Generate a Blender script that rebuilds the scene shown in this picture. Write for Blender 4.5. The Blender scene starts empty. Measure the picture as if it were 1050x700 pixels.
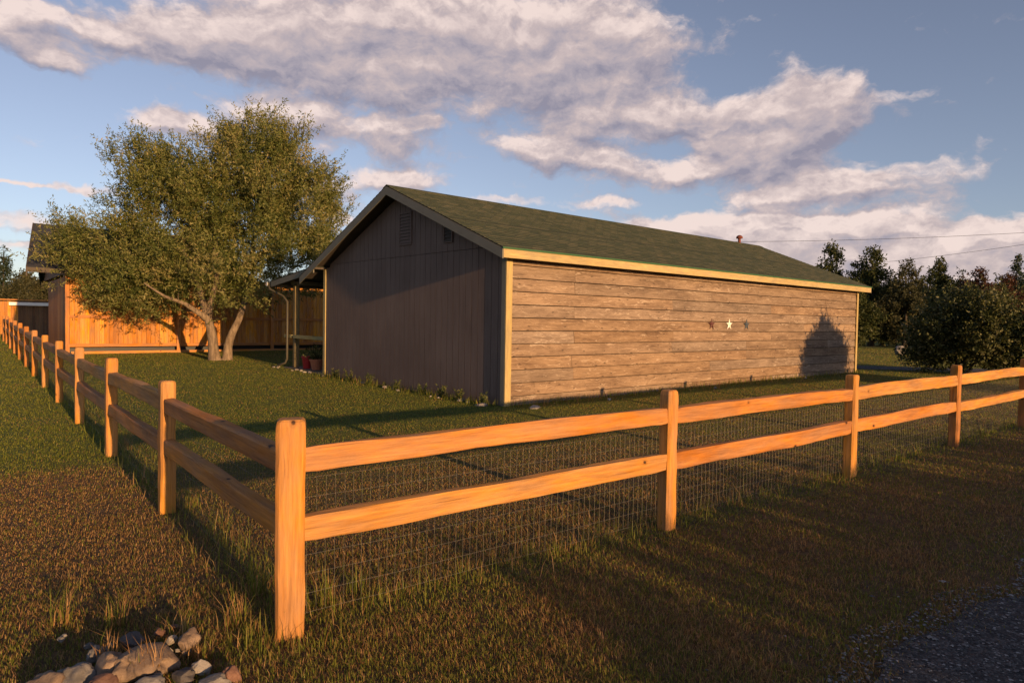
import bpy, bmesh, math, random
import numpy as np
from mathutils import Vector, Matrix, noise as mn
rad = math.radians
C = bpy.context.scene.collection
SC = bpy.context.scene

# ------------------------------------------------------------------ camera
F, YAW, PITCH, ROLL = 697.664, 0.893965, -0.031053, 0.016608
CAM = np.array([-1.27334, -3.35414, 1.61767])
def cam_axes():
    cy, sy = math.cos(YAW), math.sin(YAW)
    w = np.array([cy*math.cos(PITCH), sy*math.cos(PITCH), math.sin(PITCH)])
    r = np.array([sy, -cy, 0.]); u = np.cross(r, w)
    return math.cos(ROLL)*r + math.sin(ROLL)*u, -math.sin(ROLL)*r + math.cos(ROLL)*u, w
AR, AU, AW = cam_axes()
cd = bpy.data.cameras.new('camera'); cam = bpy.data.objects.new('camera', cd); C.objects.link(cam)
cd.sensor_width = 36; cd.lens = 36*F/1050; cd.clip_start = .05; cd.clip_end = 3000
cam.matrix_world = Matrix(((AR[0], AU[0], -AW[0], CAM[0]), (AR[1], AU[1], -AW[1], CAM[1]), (AR[2], AU[2], -AW[2], CAM[2]), (0, 0, 0, 1)))
SC.camera = cam

# ------------------------------------------------------------------ light
SUN_EL, SUN_AZ = rad(7.7), rad(1.2)      # rays travel to +Y, a touch to +X
SUN_STRENGTH, SKY_STRENGTH = 5.0, 0.118
sd = bpy.data.lights.new('sun', 'SUN'); sun = bpy.data.objects.new('sun', sd); C.objects.link(sun)
sd.energy = SUN_STRENGTH; sd.angle = rad(.5); sd.color = (1, .60, .27)
ray = Vector((math.sin(SUN_AZ)*math.cos(SUN_EL), math.cos(SUN_AZ)*math.cos(SUN_EL), -math.sin(SUN_EL)))
sun.rotation_euler = ray.to_track_quat('-Z', 'Y').to_euler()
vs = SC.view_settings
SC.display_settings.display_device = 'sRGB'
vs.view_transform = 'Standard'; vs.look = 'None'; vs.exposure = 0.5; vs.gamma = 1; vs.use_curve_mapping = False

# ------------------------------------------------------------------ node helper
class N:
    def __init__(s, nt): s.nt = nt; s.n = nt.nodes; s.l = nt.links
    def put(s, sock, v):
        if v is None: return
        if isinstance(v, bpy.types.NodeSocket): s.l.new(v, sock)
        else:
            try: sock.default_value = v
            except Exception: sock.default_value = tuple(v) + (1,)
    def math(s, op, a, b=None, c=None, clamp=False):
        n = s.n.new('ShaderNodeMath'); n.operation = op; n.use_clamp = clamp
        for i, v in enumerate((a, b, c)): s.put(n.inputs[i], v)
        return n.outputs[0]
    def vmath(s, op, a, b=None, sc=None):
        n = s.n.new('ShaderNodeVectorMath'); n.operation = op
        s.put(n.inputs[0], a); s.put(n.inputs[1], b)
        if sc is not None: s.put(n.inputs['Scale'], sc)
        return n.outputs[0]
    def noise(s, vec, scale, detail=4, rough=.55, dist=0, out=0, dim='3D'):
        n = s.n.new('ShaderNodeTexNoise'); n.noise_dimensions = dim
        s.put(n.inputs['Vector'], vec); n.inputs['Scale'].default_value = scale
        n.inputs['Detail'].default_value = detail; n.inputs['Roughness'].default_value = rough; n.inputs['Distortion'].default_value = dist
        return n.outputs[out]
    def ramp(s, fac, stops, interp='LINEAR'):
        n = s.n.new('ShaderNodeValToRGB'); n.color_ramp.interpolation = interp
        e = n.color_ramp.elements
        while len(e) < len(stops): e.new(.5)
        for el, (p, c) in zip(e, stops):
            el.position = p; el.color = tuple(c) + (1,) if len(c) == 3 else c
        s.put(n.inputs[0], fac); return n.outputs[0]
    def mix(s, f, a, b, mode='MIX'):
        n = s.n.new('ShaderNodeMix'); n.data_type = 'RGBA'; n.blend_type = mode
        s.put(n.inputs[0], f); s.put(n.inputs[6], a); s.put(n.inputs[7], b); return n.outputs[2]
    def maprange(s, v, a, b, c=0., d=1., smooth=False):
        n = s.n.new('ShaderNodeMapRange'); n.interpolation_type = 'SMOOTHSTEP' if smooth else 'LINEAR'
        for i, x in enumerate((v, a, b, c, d)): s.put(n.inputs[i], x)
        return n.outputs[0]
    def coord(s, which='Object'):
        return s.n.new('ShaderNodeTexCoord').outputs[which]
    def mapping(s, vec, scale=(1, 1, 1), loc=(0, 0, 0)):
        n = s.n.new('ShaderNodeMapping'); s.put(n.inputs[0], vec); n.inputs['Scale'].default_value = scale; n.inputs['Location'].default_value = loc
        return n.outputs[0]
    def attr(s, name, out='Fac'):
        n = s.n.new('ShaderNodeAttribute'); n.attribute_name = name; return n.outputs[out]
    def hsv(s, col, h=.5, sat=1, v=1):
        n = s.n.new('ShaderNodeHueSaturation'); s.put(n.inputs['Hue'], h); s.put(n.inputs['Saturation'], sat); s.put(n.inputs['Value'], v); s.put(n.inputs['Color'], col)
        return n.outputs[0]
    def bump(s, h, strength=.4, dist=.01):
        n = s.n.new('ShaderNodeBump'); n.inputs['Strength'].default_value = strength; n.inputs['Distance'].default_value = dist
        s.put(n.inputs['Height'], h); return n.outputs[0]

def material(name, fn, rough=.8, spec=.3):
    m = bpy.data.materials.new(name); m.use_nodes = True; k = N(m.node_tree)
    b = k.n['Principled BSDF']; b.inputs['Roughness'].default_value = rough
    b.inputs['Specular IOR Level'].default_value = spec
    r = fn(k, b)
    if r is not None: k.put(b.inputs['Base Color'], r)
    return m
def flat(name, col, rough=.7, var=.15, scale=8, metal=0, spec=.3):
    def fn(k, b):
        b.inputs['Metallic'].default_value = metal
        n = k.noise(k.coord(), scale, 5)
        return k.mix(n, tuple(c*(1-var) for c in col), tuple(min(1, c*(1+var)) for c in col))
    return material(name, fn, rough, spec)

# ------------------------------------------------------------------ world: sky + clouds by direction
world = bpy.data.worlds.new('World'); SC.world = world; world.use_nodes = True
def px_azel(u, v):
    d = AW + AR*(u-525)/F - AU*(v-350)/F; d = d/np.linalg.norm(d)
    return math.atan2(d[1], d[0]), math.asin(d[2])
CLOUDS = [  # u, v, half width, half height, weight
    (470, 45, 190, 66, 1.25), (610, 66, 75, 60, 1.1), (320, 45, 120, 55, 1.1), (200, 45, 80, 32, .95), (120, 40, 60, 26, .8), (20, 22, 45, 30, .95), (60, 68, 42, 14, .75),
    (400, 138, 70, 24, .8), (260, 118, 32, 14, .9), (160, 126, 34, 16, .95), (205, 135, 40, 14, .8), (320, 125, 45, 22, .8), (400, 182, 75, 16, .8), (430, 128, 34, 6, .55),
    (685, 122, 42, 20, 1.), (615, 118, 50, 20, .8), (600, 166, 65, 14, .8), (690, 178, 95, 18, .85), (755, 120, 38, 22, .9), (835, 102, 62, 22, 1.1), (765, 155, 40, 26, .8), (815, 150, 40, 38, .95), (870, 192, 110, 20, 1.05), (800, 205, 60, 10, .8),
    (505, 202, 40, 5, .6), (620, 208, 50, 6, .6), (940, 98, 34, 8, .35),
    (655, 236, 18, 14, 1.2), (700, 238, 40, 18, 1.3), (800, 232, 26, 14, 1.), (735, 140, 30, 30, .8), (850, 130, 40, 24, .9), (560, 150, 60, 14, .7), (765, 238, 40, 20, 1.3), (838, 236, 40, 16, 1.2), (870, 250, 70, 22, 1.3), (930, 240, 50, 26, 1.35), (1003, 242, 22, 16, 1.2), (1045, 246, 40, 18, 1.2), (960, 285, 150, 30, 1.3), (780, 275, 150, 24, 1.2), (1100, 240, 90, 30, 1.2),
    (70, 192, 75, 5, .8), (10, 188, 40, 3, .6), (20, 226, 60, 10, .75), (330, 195, 40, 14, .7), (345, 225, 30, 16, .8), (30, 250, 70, 5, .6),
]
def build_world():
    nt = world.node_tree; k = N(nt)
    bg = k.n['Background']
    sky = k.n.new('ShaderNodeTexSky'); sky.sky_type = 'NISHITA'; sky.sun_disc = False
    sky.sun_elevation = SUN_EL
    sky.sun_rotation = math.atan2(-ray.x, -ray.y)
    sky.air_density = 1.0; sky.dust_density = 1.2; sky.ozone_density = 2.2; sky.altitude = 1500
    k.put(bg.inputs[0], k.mix(1.0, k.hsv(sky.outputs[0], .5, .72, .95), (1.06, .96, 1.0), 'MULTIPLY')); bg.inputs[1].default_value = SKY_STRENGTH
    # group: density(az, el)
    g = bpy.data.node_groups.new('cloud_density', 'ShaderNodeTree')
    g.interface.new_socket('P', in_out='INPUT', socket_type='NodeSocketVector')
    g.interface.new_socket('D', in_out='OUTPUT', socket_type='NodeSocketFloat'); g.interface.new_socket('Macro', in_out='OUTPUT', socket_type='NodeSocketFloat'); g.interface.new_socket('Fine', in_out='OUTPUT', socket_type='NodeSocketFloat')
    q = N(g); gi = g.nodes.new('NodeGroupInput'); go = g.nodes.new('NodeGroupOutput'); P = gi.outputs[0]
    # warp
    wn = q.noise(P, 7, 3, .55, out=1); wv = q.vmath('SCALE', q.vmath('SUBTRACT', wn, (.5, .5, .5)), sc=.05)
    wn2 = q.noise(P, 30, 3, .6, out=1); wv2 = q.vmath('SCALE', q.vmath('SUBTRACT', wn2, (.5, .5, .5)), sc=.024)
    W_ = q.vmath('ADD', P, q.vmath('ADD', wv, wv2))
    sep = g.nodes.new('ShaderNodeSeparateXYZ'); g.links.new(W_, sep.inputs[0])
    acc = None
    for (u, v, ru, rv, wt) in CLOUDS:
        a, e = px_azel(u, v); a2, _ = px_azel(u+10, v); _, e2 = px_azel(u, v-10)
        ra = abs(a2-a)/10*ru; re = abs(e2-e)/10*rv
        dx = q.math('MULTIPLY_ADD', sep.outputs[0], 1/ra, -a/ra)
        dy = q.math('MULTIPLY_ADD', sep.outputs[1], 1/re, -e/re)
        r2 = q.math('ADD', q.math('MULTIPLY', dx, dx), q.math('MULTIPLY', dy, dy))
        b = q.math('MULTIPLY', q.math('EXPONENT', q.math('MULTIPLY', r2, -1.1)), wt)
        acc = b if acc is None else q.math('ADD', acc, b)
    acc = q.math('MINIMUM', acc, 1.3)
    st = q.mapping(W_, (1, 1.9, 1))
    f1 = q.noise(st, 11, 10, .60); f2 = q.noise(st, 38, 7, .62)
    f = q.math('ADD', q.math('MULTIPLY', f1, 1.9), q.math('MULTIPLY', f2, .55))
    D = q.math('ADD', q.math('MULTIPLY', acc, .95), q.math('SUBTRACT', f, 1.30))
    g.links.new(D, go.inputs[0]); g.links.new(acc, go.inputs[1]); g.links.new(f, go.inputs[2])
    tc = k.coord('Generated')
    s3 = k.n.new('ShaderNodeSeparateXYZ'); k.l.new(tc, s3.inputs[0])
    az = k.math('ARCTAN2', s3.outputs[1], s3.outputs[0]); el = k.math('ARCSINE', s3.outputs[2])
    cb = k.n.new('ShaderNodeCombineXYZ'); k.l.new(az, cb.inputs[0]); k.l.new(el, cb.inputs[1])
    def dens(off):
        n = k.n.new('ShaderNodeGroup'); n.node_tree = g
        k.put(n.inputs[0], k.vmath('ADD', cb.outputs[0], off)); return n.outputs
    o0 = dens((0, 0, 0)); o1 = dens((.008, .018, 0)); d0 = o0[0]
    alpha = k.maprange(d0, .14, .74, 0, 1, True)
    alpha = k.math('POWER', alpha, .8)
    fine = k.math('MULTIPLY', k.math('SUBTRACT', o0[2], o1[2]), 1.05)
    macro = k.math('MINIMUM', k.math('MAXIMUM', k.math('MULTIPLY', k.math('SUBTRACT', o0[1], o1[1]), 1.6), -.28), .28)
    lit = k.maprange(k.math('ADD', fine, macro), -.62, .55, 0, 1)
    thick = k.maprange(d0, .9, 1.7, 1, .72, True)
    lit = k.math('MULTIPLY', lit, thick)
    low = k.maprange(el, rad(14), rad(5), 0, 1, True)       # far cumulus near the horizon catch more sun
    lit = k.math('ADD', lit, k.math('MULTIPLY', low, .17), clamp=True)
    ccol = k.ramp(lit, [(.10, (.235, .22, .28)), (.38, (.355, .31, .345)), (.62, (.48, .39, .385)), (.95, (.74, .60, .55))])
    bg2 = k.n.new('ShaderNodeBackground'); k.put(bg2.inputs[0], ccol); bg2.inputs[1].default_value = .88
    ms = k.n.new('ShaderNodeMixShader'); k.put(ms.inputs[0], k.math('MULTIPLY', alpha, .93))
    k.l.new(bg.outputs[0], ms.inputs[1]); k.l.new(bg2.outputs[0], ms.inputs[2])
    k.l.new(ms.outputs[0], k.n['World Output'].inputs[0])
build_world()

# ------------------------------------------------------------------ object helpers
def T(x, y):
    return .0003*min(max(x, 0), 15)**2 + .0004*min(max(y, 0), 30)**2
def Tn(x, y): return .0003*np.clip(x, 0, 15)**2 + .0004*np.clip(y, 0, 30)**2
def tag(o, label=None, cat=None, group=None, kind=None):
    if label: o['label'] = label
    if cat: o['category'] = cat
    if group: o['group'] = group
    if kind: o['kind'] = kind
    return o
def empty(name, loc=(0, 0, 0), rz=0, parent=None):
    o = bpy.data.objects.new(name, None); C.objects.link(o); o.location = loc; o.rotation_euler = (0, 0, rz)
    o.empty_display_size = .2
    if parent: o.parent = parent
    return o
def link(name, me, mat, parent=None, loc=None, rz=0, smooth=False):
    o = bpy.data.objects.new(name, me); C.objects.link(o)
    if mat: me.materials.append(mat)
    if parent: o.parent = parent
    if loc is not None: o.location = loc
    if rz: o.rotation_euler = (0, 0, rz)
    if smooth: me.polygons.foreach_set('use_smooth', [True]*len(me.polygons))
    return o
class MB:
    def __init__(s): s.v = []; s.f = []
    def poly(s, vs, fs):
        b = len(s.v); s.v += [tuple(v) for v in vs]; s.f += [tuple(i+b for i in f) for f in fs]; return s
    def box(s, x0, x1, y0, y1, z0, z1):
        return s.poly([(x0,y0,z0),(x1,y0,z0),(x1,y1,z0),(x0,y1,z0),(x0,y0,z1),(x1,y0,z1),(x1,y1,z1),(x0,y1,z1)],
                      [(0,3,2,1),(4,5,6,7),(0,1,5,4),(1,2,6,5),(2,3,7,6),(3,0,4,7)])
    def slab(s, quad, up):      # quad of 4 points given the thickness vector
        q = [Vector(p) for p in quad]; t = Vector(up)
        return s.poly([*q, *[p+t for p in q]], [(0,3,2,1),(4,5,6,7),(0,1,5,4),(1,2,6,5),(2,3,7,6),(3,0,4,7)])
    def tube(s, pts, r, n=8, cap=True):
        pts = [Vector(p) for p in pts]; rs = r if hasattr(r, '__len__') else [r]*len(pts)
        b = len(s.v); px = None
        for i, p in enumerate(pts):
            d = (pts[min(i+1, len(pts)-1)] - pts[max(i-1, 0)]).normalized()
            a = Vector((0, 0, 1)) if abs(d.z) < .9 else Vector((1, 0, 0))
            if px is None: px = d.cross(a).normalized()
            px = (px - d*px.dot(d)); px = px.normalized() if px.length > 1e-6 else d.cross(a).normalized()
            py = d.cross(px)
            for j in range(n):
                t = 2*math.pi*j/n; s.v.append(tuple(p + (px*math.cos(t) + py*math.sin(t))*rs[i]))
        for i in range(len(pts)-1):
            for j in range(n):
                k = (j+1) % n; s.f.append((b+i*n+j, b+i*n+k, b+(i+1)*n+k, b+(i+1)*n+j))
        if cap:
            s.f.append(tuple(b+j for j in range(n))[::-1]); s.f.append(tuple(b+(len(pts)-1)*n+j for j in range(n)))
        return s
    def lathe(s, prof, c=(0, 0, 0), n=20):
        b = len(s.v)
        for r, z in prof:
            for j in range(n):
                t = 2*math.pi*j/n; s.v.append((c[0]+r*math.cos(t), c[1]+r*math.sin(t), c[2]+z))
        for i in range(len(prof)-1):
            for j in range(n):
                k = (j+1) % n; s.f.append((b+i*n+j, b+i*n+k, b+(i+1)*n+k, b+(i+1)*n+j))
        s.f.append(tuple(b+j for j in range(n))[::-1]); s.f.append(tuple(b+(len(prof)-1)*n+j for j in range(n)))
        return s
    def mesh(s, name):
        me = bpy.data.meshes.new(name); me.from_pydata(s.v, [], s.f); me.update(); return me
    def build(s, name, mat, parent=None, loc=None, rz=0, smooth=False, bevel=0):
        o = link(name, s.mesh(name), mat, parent, loc, rz, smooth)
        if bevel:
            m = o.modifiers.new('bevel', 'BEVEL'); m.width = bevel; m.segments = 2; m.limit_method = 'ANGLE'; m.angle_limit = rad(40)
        return o
def np_mesh(name, verts, loops, starts, attrs=None):
    me = bpy.data.meshes.new(name)
    me.vertices.add(len(verts)); me.vertices.foreach_set('co', np.ascontiguousarray(verts, dtype=np.float32).ravel())
    me.loops.add(len(loops)); me.loops.foreach_set('vertex_index', np.ascontiguousarray(loops, dtype=np.int32))
    me.polygons.add(len(starts)); me.polygons.foreach_set('loop_start', np.ascontiguousarray(starts, dtype=np.int32))
    for nm, arr in (attrs or {}).items():
        a = me.attributes.new(nm, 'FLOAT', 'POINT'); a.data.foreach_set('value', np.ascontiguousarray(arr, dtype=np.float32))
    me.update(calc_edges=True); me.validate()
    return me

# ------------------------------------------------------------------ materials
def wood(name, dark, light, axis=0, knots=True, rnd=.12, grainscale=1., rough=.75, weather=0., island=False):
    def fn(k, b):
        co = k.coord()
        sc = [22, 22, 22]; sc[axis] = 1.3
        oi = k.n.new('ShaderNodeObjectInfo')
        if island:
            ge = k.n.new('ShaderNodeNewGeometry'); R_ = ge.outputs['Random Per Island']
        else: R_ = oi.outputs['Random']
        off = k.n.new('ShaderNodeCombineXYZ')
        for i in range(3): k.put(off.inputs[i], k.math('MULTIPLY', R_, 13.7+i*5))
        v = k.vmath('ADD', co, off.outputs[0])
        g1 = k.noise(k.mapping(v, tuple(x*grainscale for x in sc)), 1, 6, .62, .6)
        sc2 = [3.2]*3; sc2[axis] = .8
        g2 = k.noise(k.mapping(v, sc2), 1, 3)
        f = k.math('MULTIPLY_ADD', g1, .65, k.math('MULTIPLY', g2, .45))
        col = k.ramp(f, [(.34, dark), (.50, tuple((a+b_)/2 for a, b_ in zip(dark, light))), (.64, light)])
        if knots:
            vo = k.n.new('ShaderNodeTexVoronoi'); sk = [4.5, 4.5, 4.5]; sk[axis] = 2.6
            k.put(vo.inputs['Vector'], k.mapping(k.vmath('ADD', v, k.vmath('SCALE', k.noise(v, 14, 3, out=1), sc=.03)), sk)); vo.inputs['Scale'].default_value = 1
            d = vo.outputs['Distance']
            ring = k.math('MULTIPLY', k.maprange(d, .05, .13, 1, 0, True), .45)
            col = k.mix(ring, col, tuple(c*.62 for c in dark))
            col = k.mix(k.maprange(d, .042, .07, .92, 0, True), col, (.035, .014, .008))
            crack = k.math('MULTIPLY', k.maprange(k.noise(k.mapping(v, [1.1 if i == axis else 60 for i in range(3)]), 1, 3, .6), .64, .70, 0, 1, True), .55)
            col = k.mix(crack, col, tuple(c*.45 for c in dark))
        if weather:
            w = k.maprange(k.noise(k.mapping(v, [1.3 if i == axis else 5 for i in range(3)]), 1, 5, .6), .5, .72, 0, weather)
            col = k.mix(w, col, (.34, .27, .22))
        col = k.hsv(col, k.math('MULTIPLY_ADD', R_, .012, .494), 1, k.math('MULTIPLY_ADD', R_, rnd*2, 1-rnd))
        g3 = k.noise(k.mapping(v, [4 if i == axis else 70 for i in range(3)]), 1, 5, .7)
        smudge = k.noise(k.mapping(v, [1.6 if i == axis else 7 for i in range(3)]), 1, 6, .7)
        col = k.hsv(col, .5, k.maprange(smudge, .35, .65, .88, 1.06), k.math('MULTIPLY', k.maprange(g3, .32, .68, .74, 1.14), k.maprange(smudge, .34, .62, .80, 1.08)))
        k.put(b.inputs['Normal'], k.bump(k.math('ADD', g1, k.math('MULTIPLY', g3, .5)), .55, .006))
        return col
    return material(name, fn, rough)
M = {}
M['fence'] = wood('cedar_stained', (.29, .106, .020), (.53, .232, .054), 0, rnd=.1)
M['fencev'] = wood('cedar_stained_upright', (.29, .108, .020), (.53, .234, .054), 2, rnd=.12)
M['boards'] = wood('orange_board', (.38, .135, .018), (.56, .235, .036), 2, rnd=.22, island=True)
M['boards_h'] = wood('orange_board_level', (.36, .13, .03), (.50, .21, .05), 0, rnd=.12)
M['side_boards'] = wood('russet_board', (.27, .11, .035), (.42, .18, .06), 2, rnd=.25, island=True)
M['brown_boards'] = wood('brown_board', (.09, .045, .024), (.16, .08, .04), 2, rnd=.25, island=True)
M['siding'] = wood('weathered_siding', (.17, .095, .052), (.36, .215, .115), 0, rnd=.17, island=True, weather=.55, grainscale=.8)
def mk_siding(k, b):
    ge = k.n.new('ShaderNodeNewGeometry'); R_ = ge.outputs['Random Per Island']
    off = k.n.new('ShaderNodeCombineXYZ')
    for i in range(3): k.put(off.inputs[i], k.math('MULTIPLY', R_, 31.7+i*7))
    v = k.vmath('ADD', k.coord(), off.outputs[0])
    wv = k.vmath('ADD', v, k.vmath('SCALE', k.noise(v, 2.6, 3, out=1), sc=.12))
    g1 = k.noise(k.mapping(wv, (2.2, 30, 30)), 1, 7, .68, .8)
    g2 = k.noise(k.mapping(v, (.9, 5, 5)), 1, 4, .6)
    fine = k.noise(k.mapping(v, (14, 60, 60)), 1, 5, .7)
    f = k.math('ADD', k.math('MULTIPLY', g1, .6), k.math('MULTIPLY', g2, .5))
    col = k.ramp(f, [(.36, (.080, .043, .022)), (.5, (.175, .103, .055)), (.66, (.28, .175, .095))])
    pale = k.maprange(k.noise(k.mapping(wv, (2.0, 14, 14)), 1, 8, .76, 1.4), .56, .64, 0, .7)
    col = k.mix(pale, col, (.46, .34, .23))
    dk = k.maprange(k.noise(k.mapping(wv, (6, 16, 16)), 1, 6, .75, 1.5), .60, .70, 0, .65)
    col = k.mix(dk, col, (.07, .045, .03))
    vo = k.n.new('ShaderNodeTexVoronoi'); k.put(vo.inputs['Vector'], k.mapping(wv, (3.2, 9, 9))); vo.inputs['Scale'].default_value = 1
    col = k.mix(k.maprange(vo.outputs['Distance'], .07, .16, .8, 0, True), col, (.06, .035, .02))
    col = k.hsv(col, .5, k.math('MULTIPLY_ADD', R_, -.25, .92), k.math('MULTIPLY_ADD', k.math('FRACT', k.math('MULTIPLY', R_, 7.3)), .26, .86))
    hgt = k.math('ADD', g1, k.math('MULTIPLY', fine, .4))
    k.put(b.inputs['Normal'], k.bump(hgt, .6, .01))
    return col
M['siding'] = material('weathered_siding', mk_siding, .85)
M['lap_shade'] = flat('dark_lap_shade', (.03, .02, .015))
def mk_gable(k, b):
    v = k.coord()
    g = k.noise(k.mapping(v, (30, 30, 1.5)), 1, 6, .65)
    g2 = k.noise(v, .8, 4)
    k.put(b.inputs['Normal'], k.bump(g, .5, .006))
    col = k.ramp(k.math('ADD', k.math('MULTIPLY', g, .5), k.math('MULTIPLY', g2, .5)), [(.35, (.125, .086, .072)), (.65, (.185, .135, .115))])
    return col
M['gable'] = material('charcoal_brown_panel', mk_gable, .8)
M['trim'] = wood('tan_trim', (.36, .26, .115), (.47, .35, .16), 0, knots=False, rnd=.05)
M['rake'] = flat('grey_olive_trim', (.17, .16, .13), .7, .15, 6)
M['soffit'] = flat('dark_soffit', (.07, .055, .045))
M['green'] = flat('green_drip_edge', (.035, .10, .04), .6)
def mk_shingle(k, b):
    v = k.coord()
    br = k.n.new('ShaderNodeTexBrick'); k.put(br.inputs['Vector'], v)
    br.inputs['Scale'].default_value = 1; br.inputs['Brick Width'].default_value = .30; br.inputs['Row Height'].default_value = .14
    br.inputs['Mortar Size'].default_value = .006; br.inputs['Color1'].default_value = (0, 0, 0, 1); br.inputs['Color2'].default_value = (1, 1, 1, 1); br.inputs['Mortar'].default_value = (.0, .0, .0, 1)
    br.inputs['Bias'].default_value = 0
    n = k.noise(v, 5, 5, .7); n2 = k.noise(v, 60, 3, .75)
    f = k.math('ADD', k.math('MULTIPLY', br.outputs['Color'], .24), k.math('ADD', k.math('MULTIPLY', n, .34), k.math('MULTIPLY', n2, .42)))
    col = k.ramp(f, [(.2, (.016, .024, .016)), (.42, (.040, .050, .028)), (.6, (.070, .072, .042)), (.85, (.15, .12, .075))])
    col = k.mix(k.math('MULTIPLY', br.outputs['Fac'], .6), col, (.012, .015, .01))
    k.put(b.inputs['Normal'], k.bump(k.math('ADD', br.outputs['Color'], n2), .8, .015))
    return col
M['shingle'] = material('green_brown_shingle', mk_shingle, .95)
def mk_shingle2(k, b):
    v = k.coord(); n = k.noise(k.mapping(v, (3, 12, 12)), 1, 5, .7)
    return k.ramp(n, [(.3, (.025, .025, .029)), (.7, (.065, .065, .075))])
M['shingle_grey'] = material('grey_shingle', mk_shingle2, .95)
M['deck'] = flat('grey_deck', (.12, .10, .085), .8, .25, 10)
M['wire'] = flat('galvanised_wire', (.16, .15, .13), .6, .2, 40, metal=.5)
M['metal'] = flat('painted_metal', (.06, .052, .035), .5, .1, 10)
M['white'] = flat('white_paint', (.78, .76, .72), .5, .06, 6)
M['rust'] = flat('rusty_metal', (.16, .05, .035), .85, .4, 30)
M['pot'] = flat('terracotta', (.45, .16, .08), .75, .2, 20)
M['redpot'] = flat('red_glazed', (.40, .03, .03), .35, .15, 10)
M['soil'] = flat('potting_soil', (.04, .028, .02), .95, .3, 40)
M['black'] = flat('dark_metal', (.03, .03, .032), .5)
M['star_red'] = flat('barn_red_metal', (.09, .028, .024), .6, .3, 40)
M['star_white'] = flat('cream_metal', (.80, .76, .66), .5, .08, 40)
M['star_blue'] = flat('slate_blue_metal', (.045, .06, .08), .6, .3, 40)
def mk_stone(name, a, b_, c):
    def fn(k, b):
        v = k.coord(); oi = k.n.new('ShaderNodeObjectInfo')
        v2 = k.vmath('ADD', v, k.vmath('SCALE', (7, 5, 3), sc=oi.outputs['Random']))
        n = k.noise(v2, 16, 8, .65); n2 = k.noise(v2, 90, 4, .7); n3 = k.noise(v2, 5, 3)
        col = k.ramp(k.math('ADD', k.math('MULTIPLY', n, .5), k.math('ADD', k.math('MULTIPLY', n3, .3), k.math('MULTIPLY', n2, .2))), [(.32, a), (.5, b_), (.68, c)])
        k.put(b.inputs['Normal'], k.bump(k.math('ADD', n, k.math('MULTIPLY', n2, .4)), .6, .012))
        return k.hsv(col, .5, 1, k.math('MULTIPLY_ADD', oi.outputs['Random'], .4, .8))
    return material(name, fn, .85)
M['rock_tan'] = mk_stone('tan_rock', (.09, .065, .045), (.20, .14, .10), (.33, .245, .17))
M['rock_grey'] = mk_stone('grey_rock', (.07, .065, .06), (.16, .145, .135), (.30, .275, .25))
M['rock_dark'] = mk_stone('dark_rock', (.04, .038, .04), (.09, .08, .078), (.16, .14, .13))
M['rock_pale'] = mk_stone('pale_rock', (.13, .11, .095), (.26, .23, .20), (.42, .38, .34))
M['rock_red'] = mk_stone('reddish_rock', (.08, .04, .03), (.16, .085, .06), (.27, .16, .12))
def mk_bark(name, a, b_, sc=1.):
    def fn(k, b):
        v = k.coord(); n = k.noise(k.mapping(v, (14*sc, 14*sc, 3*sc)), 1, 7, .7, .5); n2 = k.noise(v, 2.5, 3)
        k.put(b.inputs['Normal'], k.bump(n, .8, .03))
        return k.ramp(k.math('MULTIPLY_ADD', n, .75, k.math('MULTIPLY', n2, .25)), [(.35, a), (.62, b_)])
    return material(name, fn, .9)
M['bark'] = mk_bark('pale_bark', (.075, .052, .035), (.27, .20, .135))
M['bark_dark'] = mk_bark('dark_bark', (.035, .027, .02), (.10, .08, .06))
def mk_leaf(name, cols, trans=.35, rough=.55):
    m = bpy.data.materials.new(name); m.use_nodes = True; k = N(m.node_tree)
    b = k.n['Principled BSDF']; r = k.attr('rnd')
    col = k.ramp(r, [(i/(len(cols)-1), c) for i, c in enumerate(cols)])
    k.put(b.inputs['Base Color'], col); b.inputs['Roughness'].default_value = rough; b.inputs['Specular IOR Level'].default_value = .25
    tr = k.n.new('ShaderNodeBsdfTranslucent'); k.put(tr.inputs[0], k.hsv(col, .49, 1.05, 1.1))
    ms = k.n.new('ShaderNodeMixShader'); ms.inputs[0].default_value = trans
    k.l.new(b.outputs[0], ms.inputs[1]); k.l.new(tr.outputs[0], ms.inputs[2]); k.l.new(ms.outputs[0], k.n['Material Output'].inputs[0])
    return m
M['willow'] = mk_leaf('willow_leaf', [(.038, .058, .012), (.085, .105, .024), (.15, .165, .042), (.25, .24, .085), (.33, .27, .11)])
M['leaf_green'] = mk_leaf('green_leaf', [(.020, .030, .010), (.045, .060, .018), (.075, .085, .026), (.12, .115, .04)])
M['leaf_shrub'] = mk_leaf('shrub_leaf', [(.016, .024, .009), (.042, .055, .016), (.10, .105, .032), (.26, .24, .12)])
M['leaf_red'] = mk_leaf('reddish_leaf', [(.03, .014, .012), (.075, .03, .022), (.10, .05, .028), (.07, .06, .025)])
M['leaf_spruce'] = mk_leaf('spruce_needle', [(.016, .026, .015), (.032, .048, .026), (.05, .07, .036)], .1)
M['leaf_olive'] = mk_leaf('far_olive_leaf', [(.035, .04, .018), (.07, .07, .03), (.11, .10, .05)])
M['weed'] = mk_leaf('weed_leaf', [(.05, .08, .02), (.10, .12, .04), (.17, .15, .06)])
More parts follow.
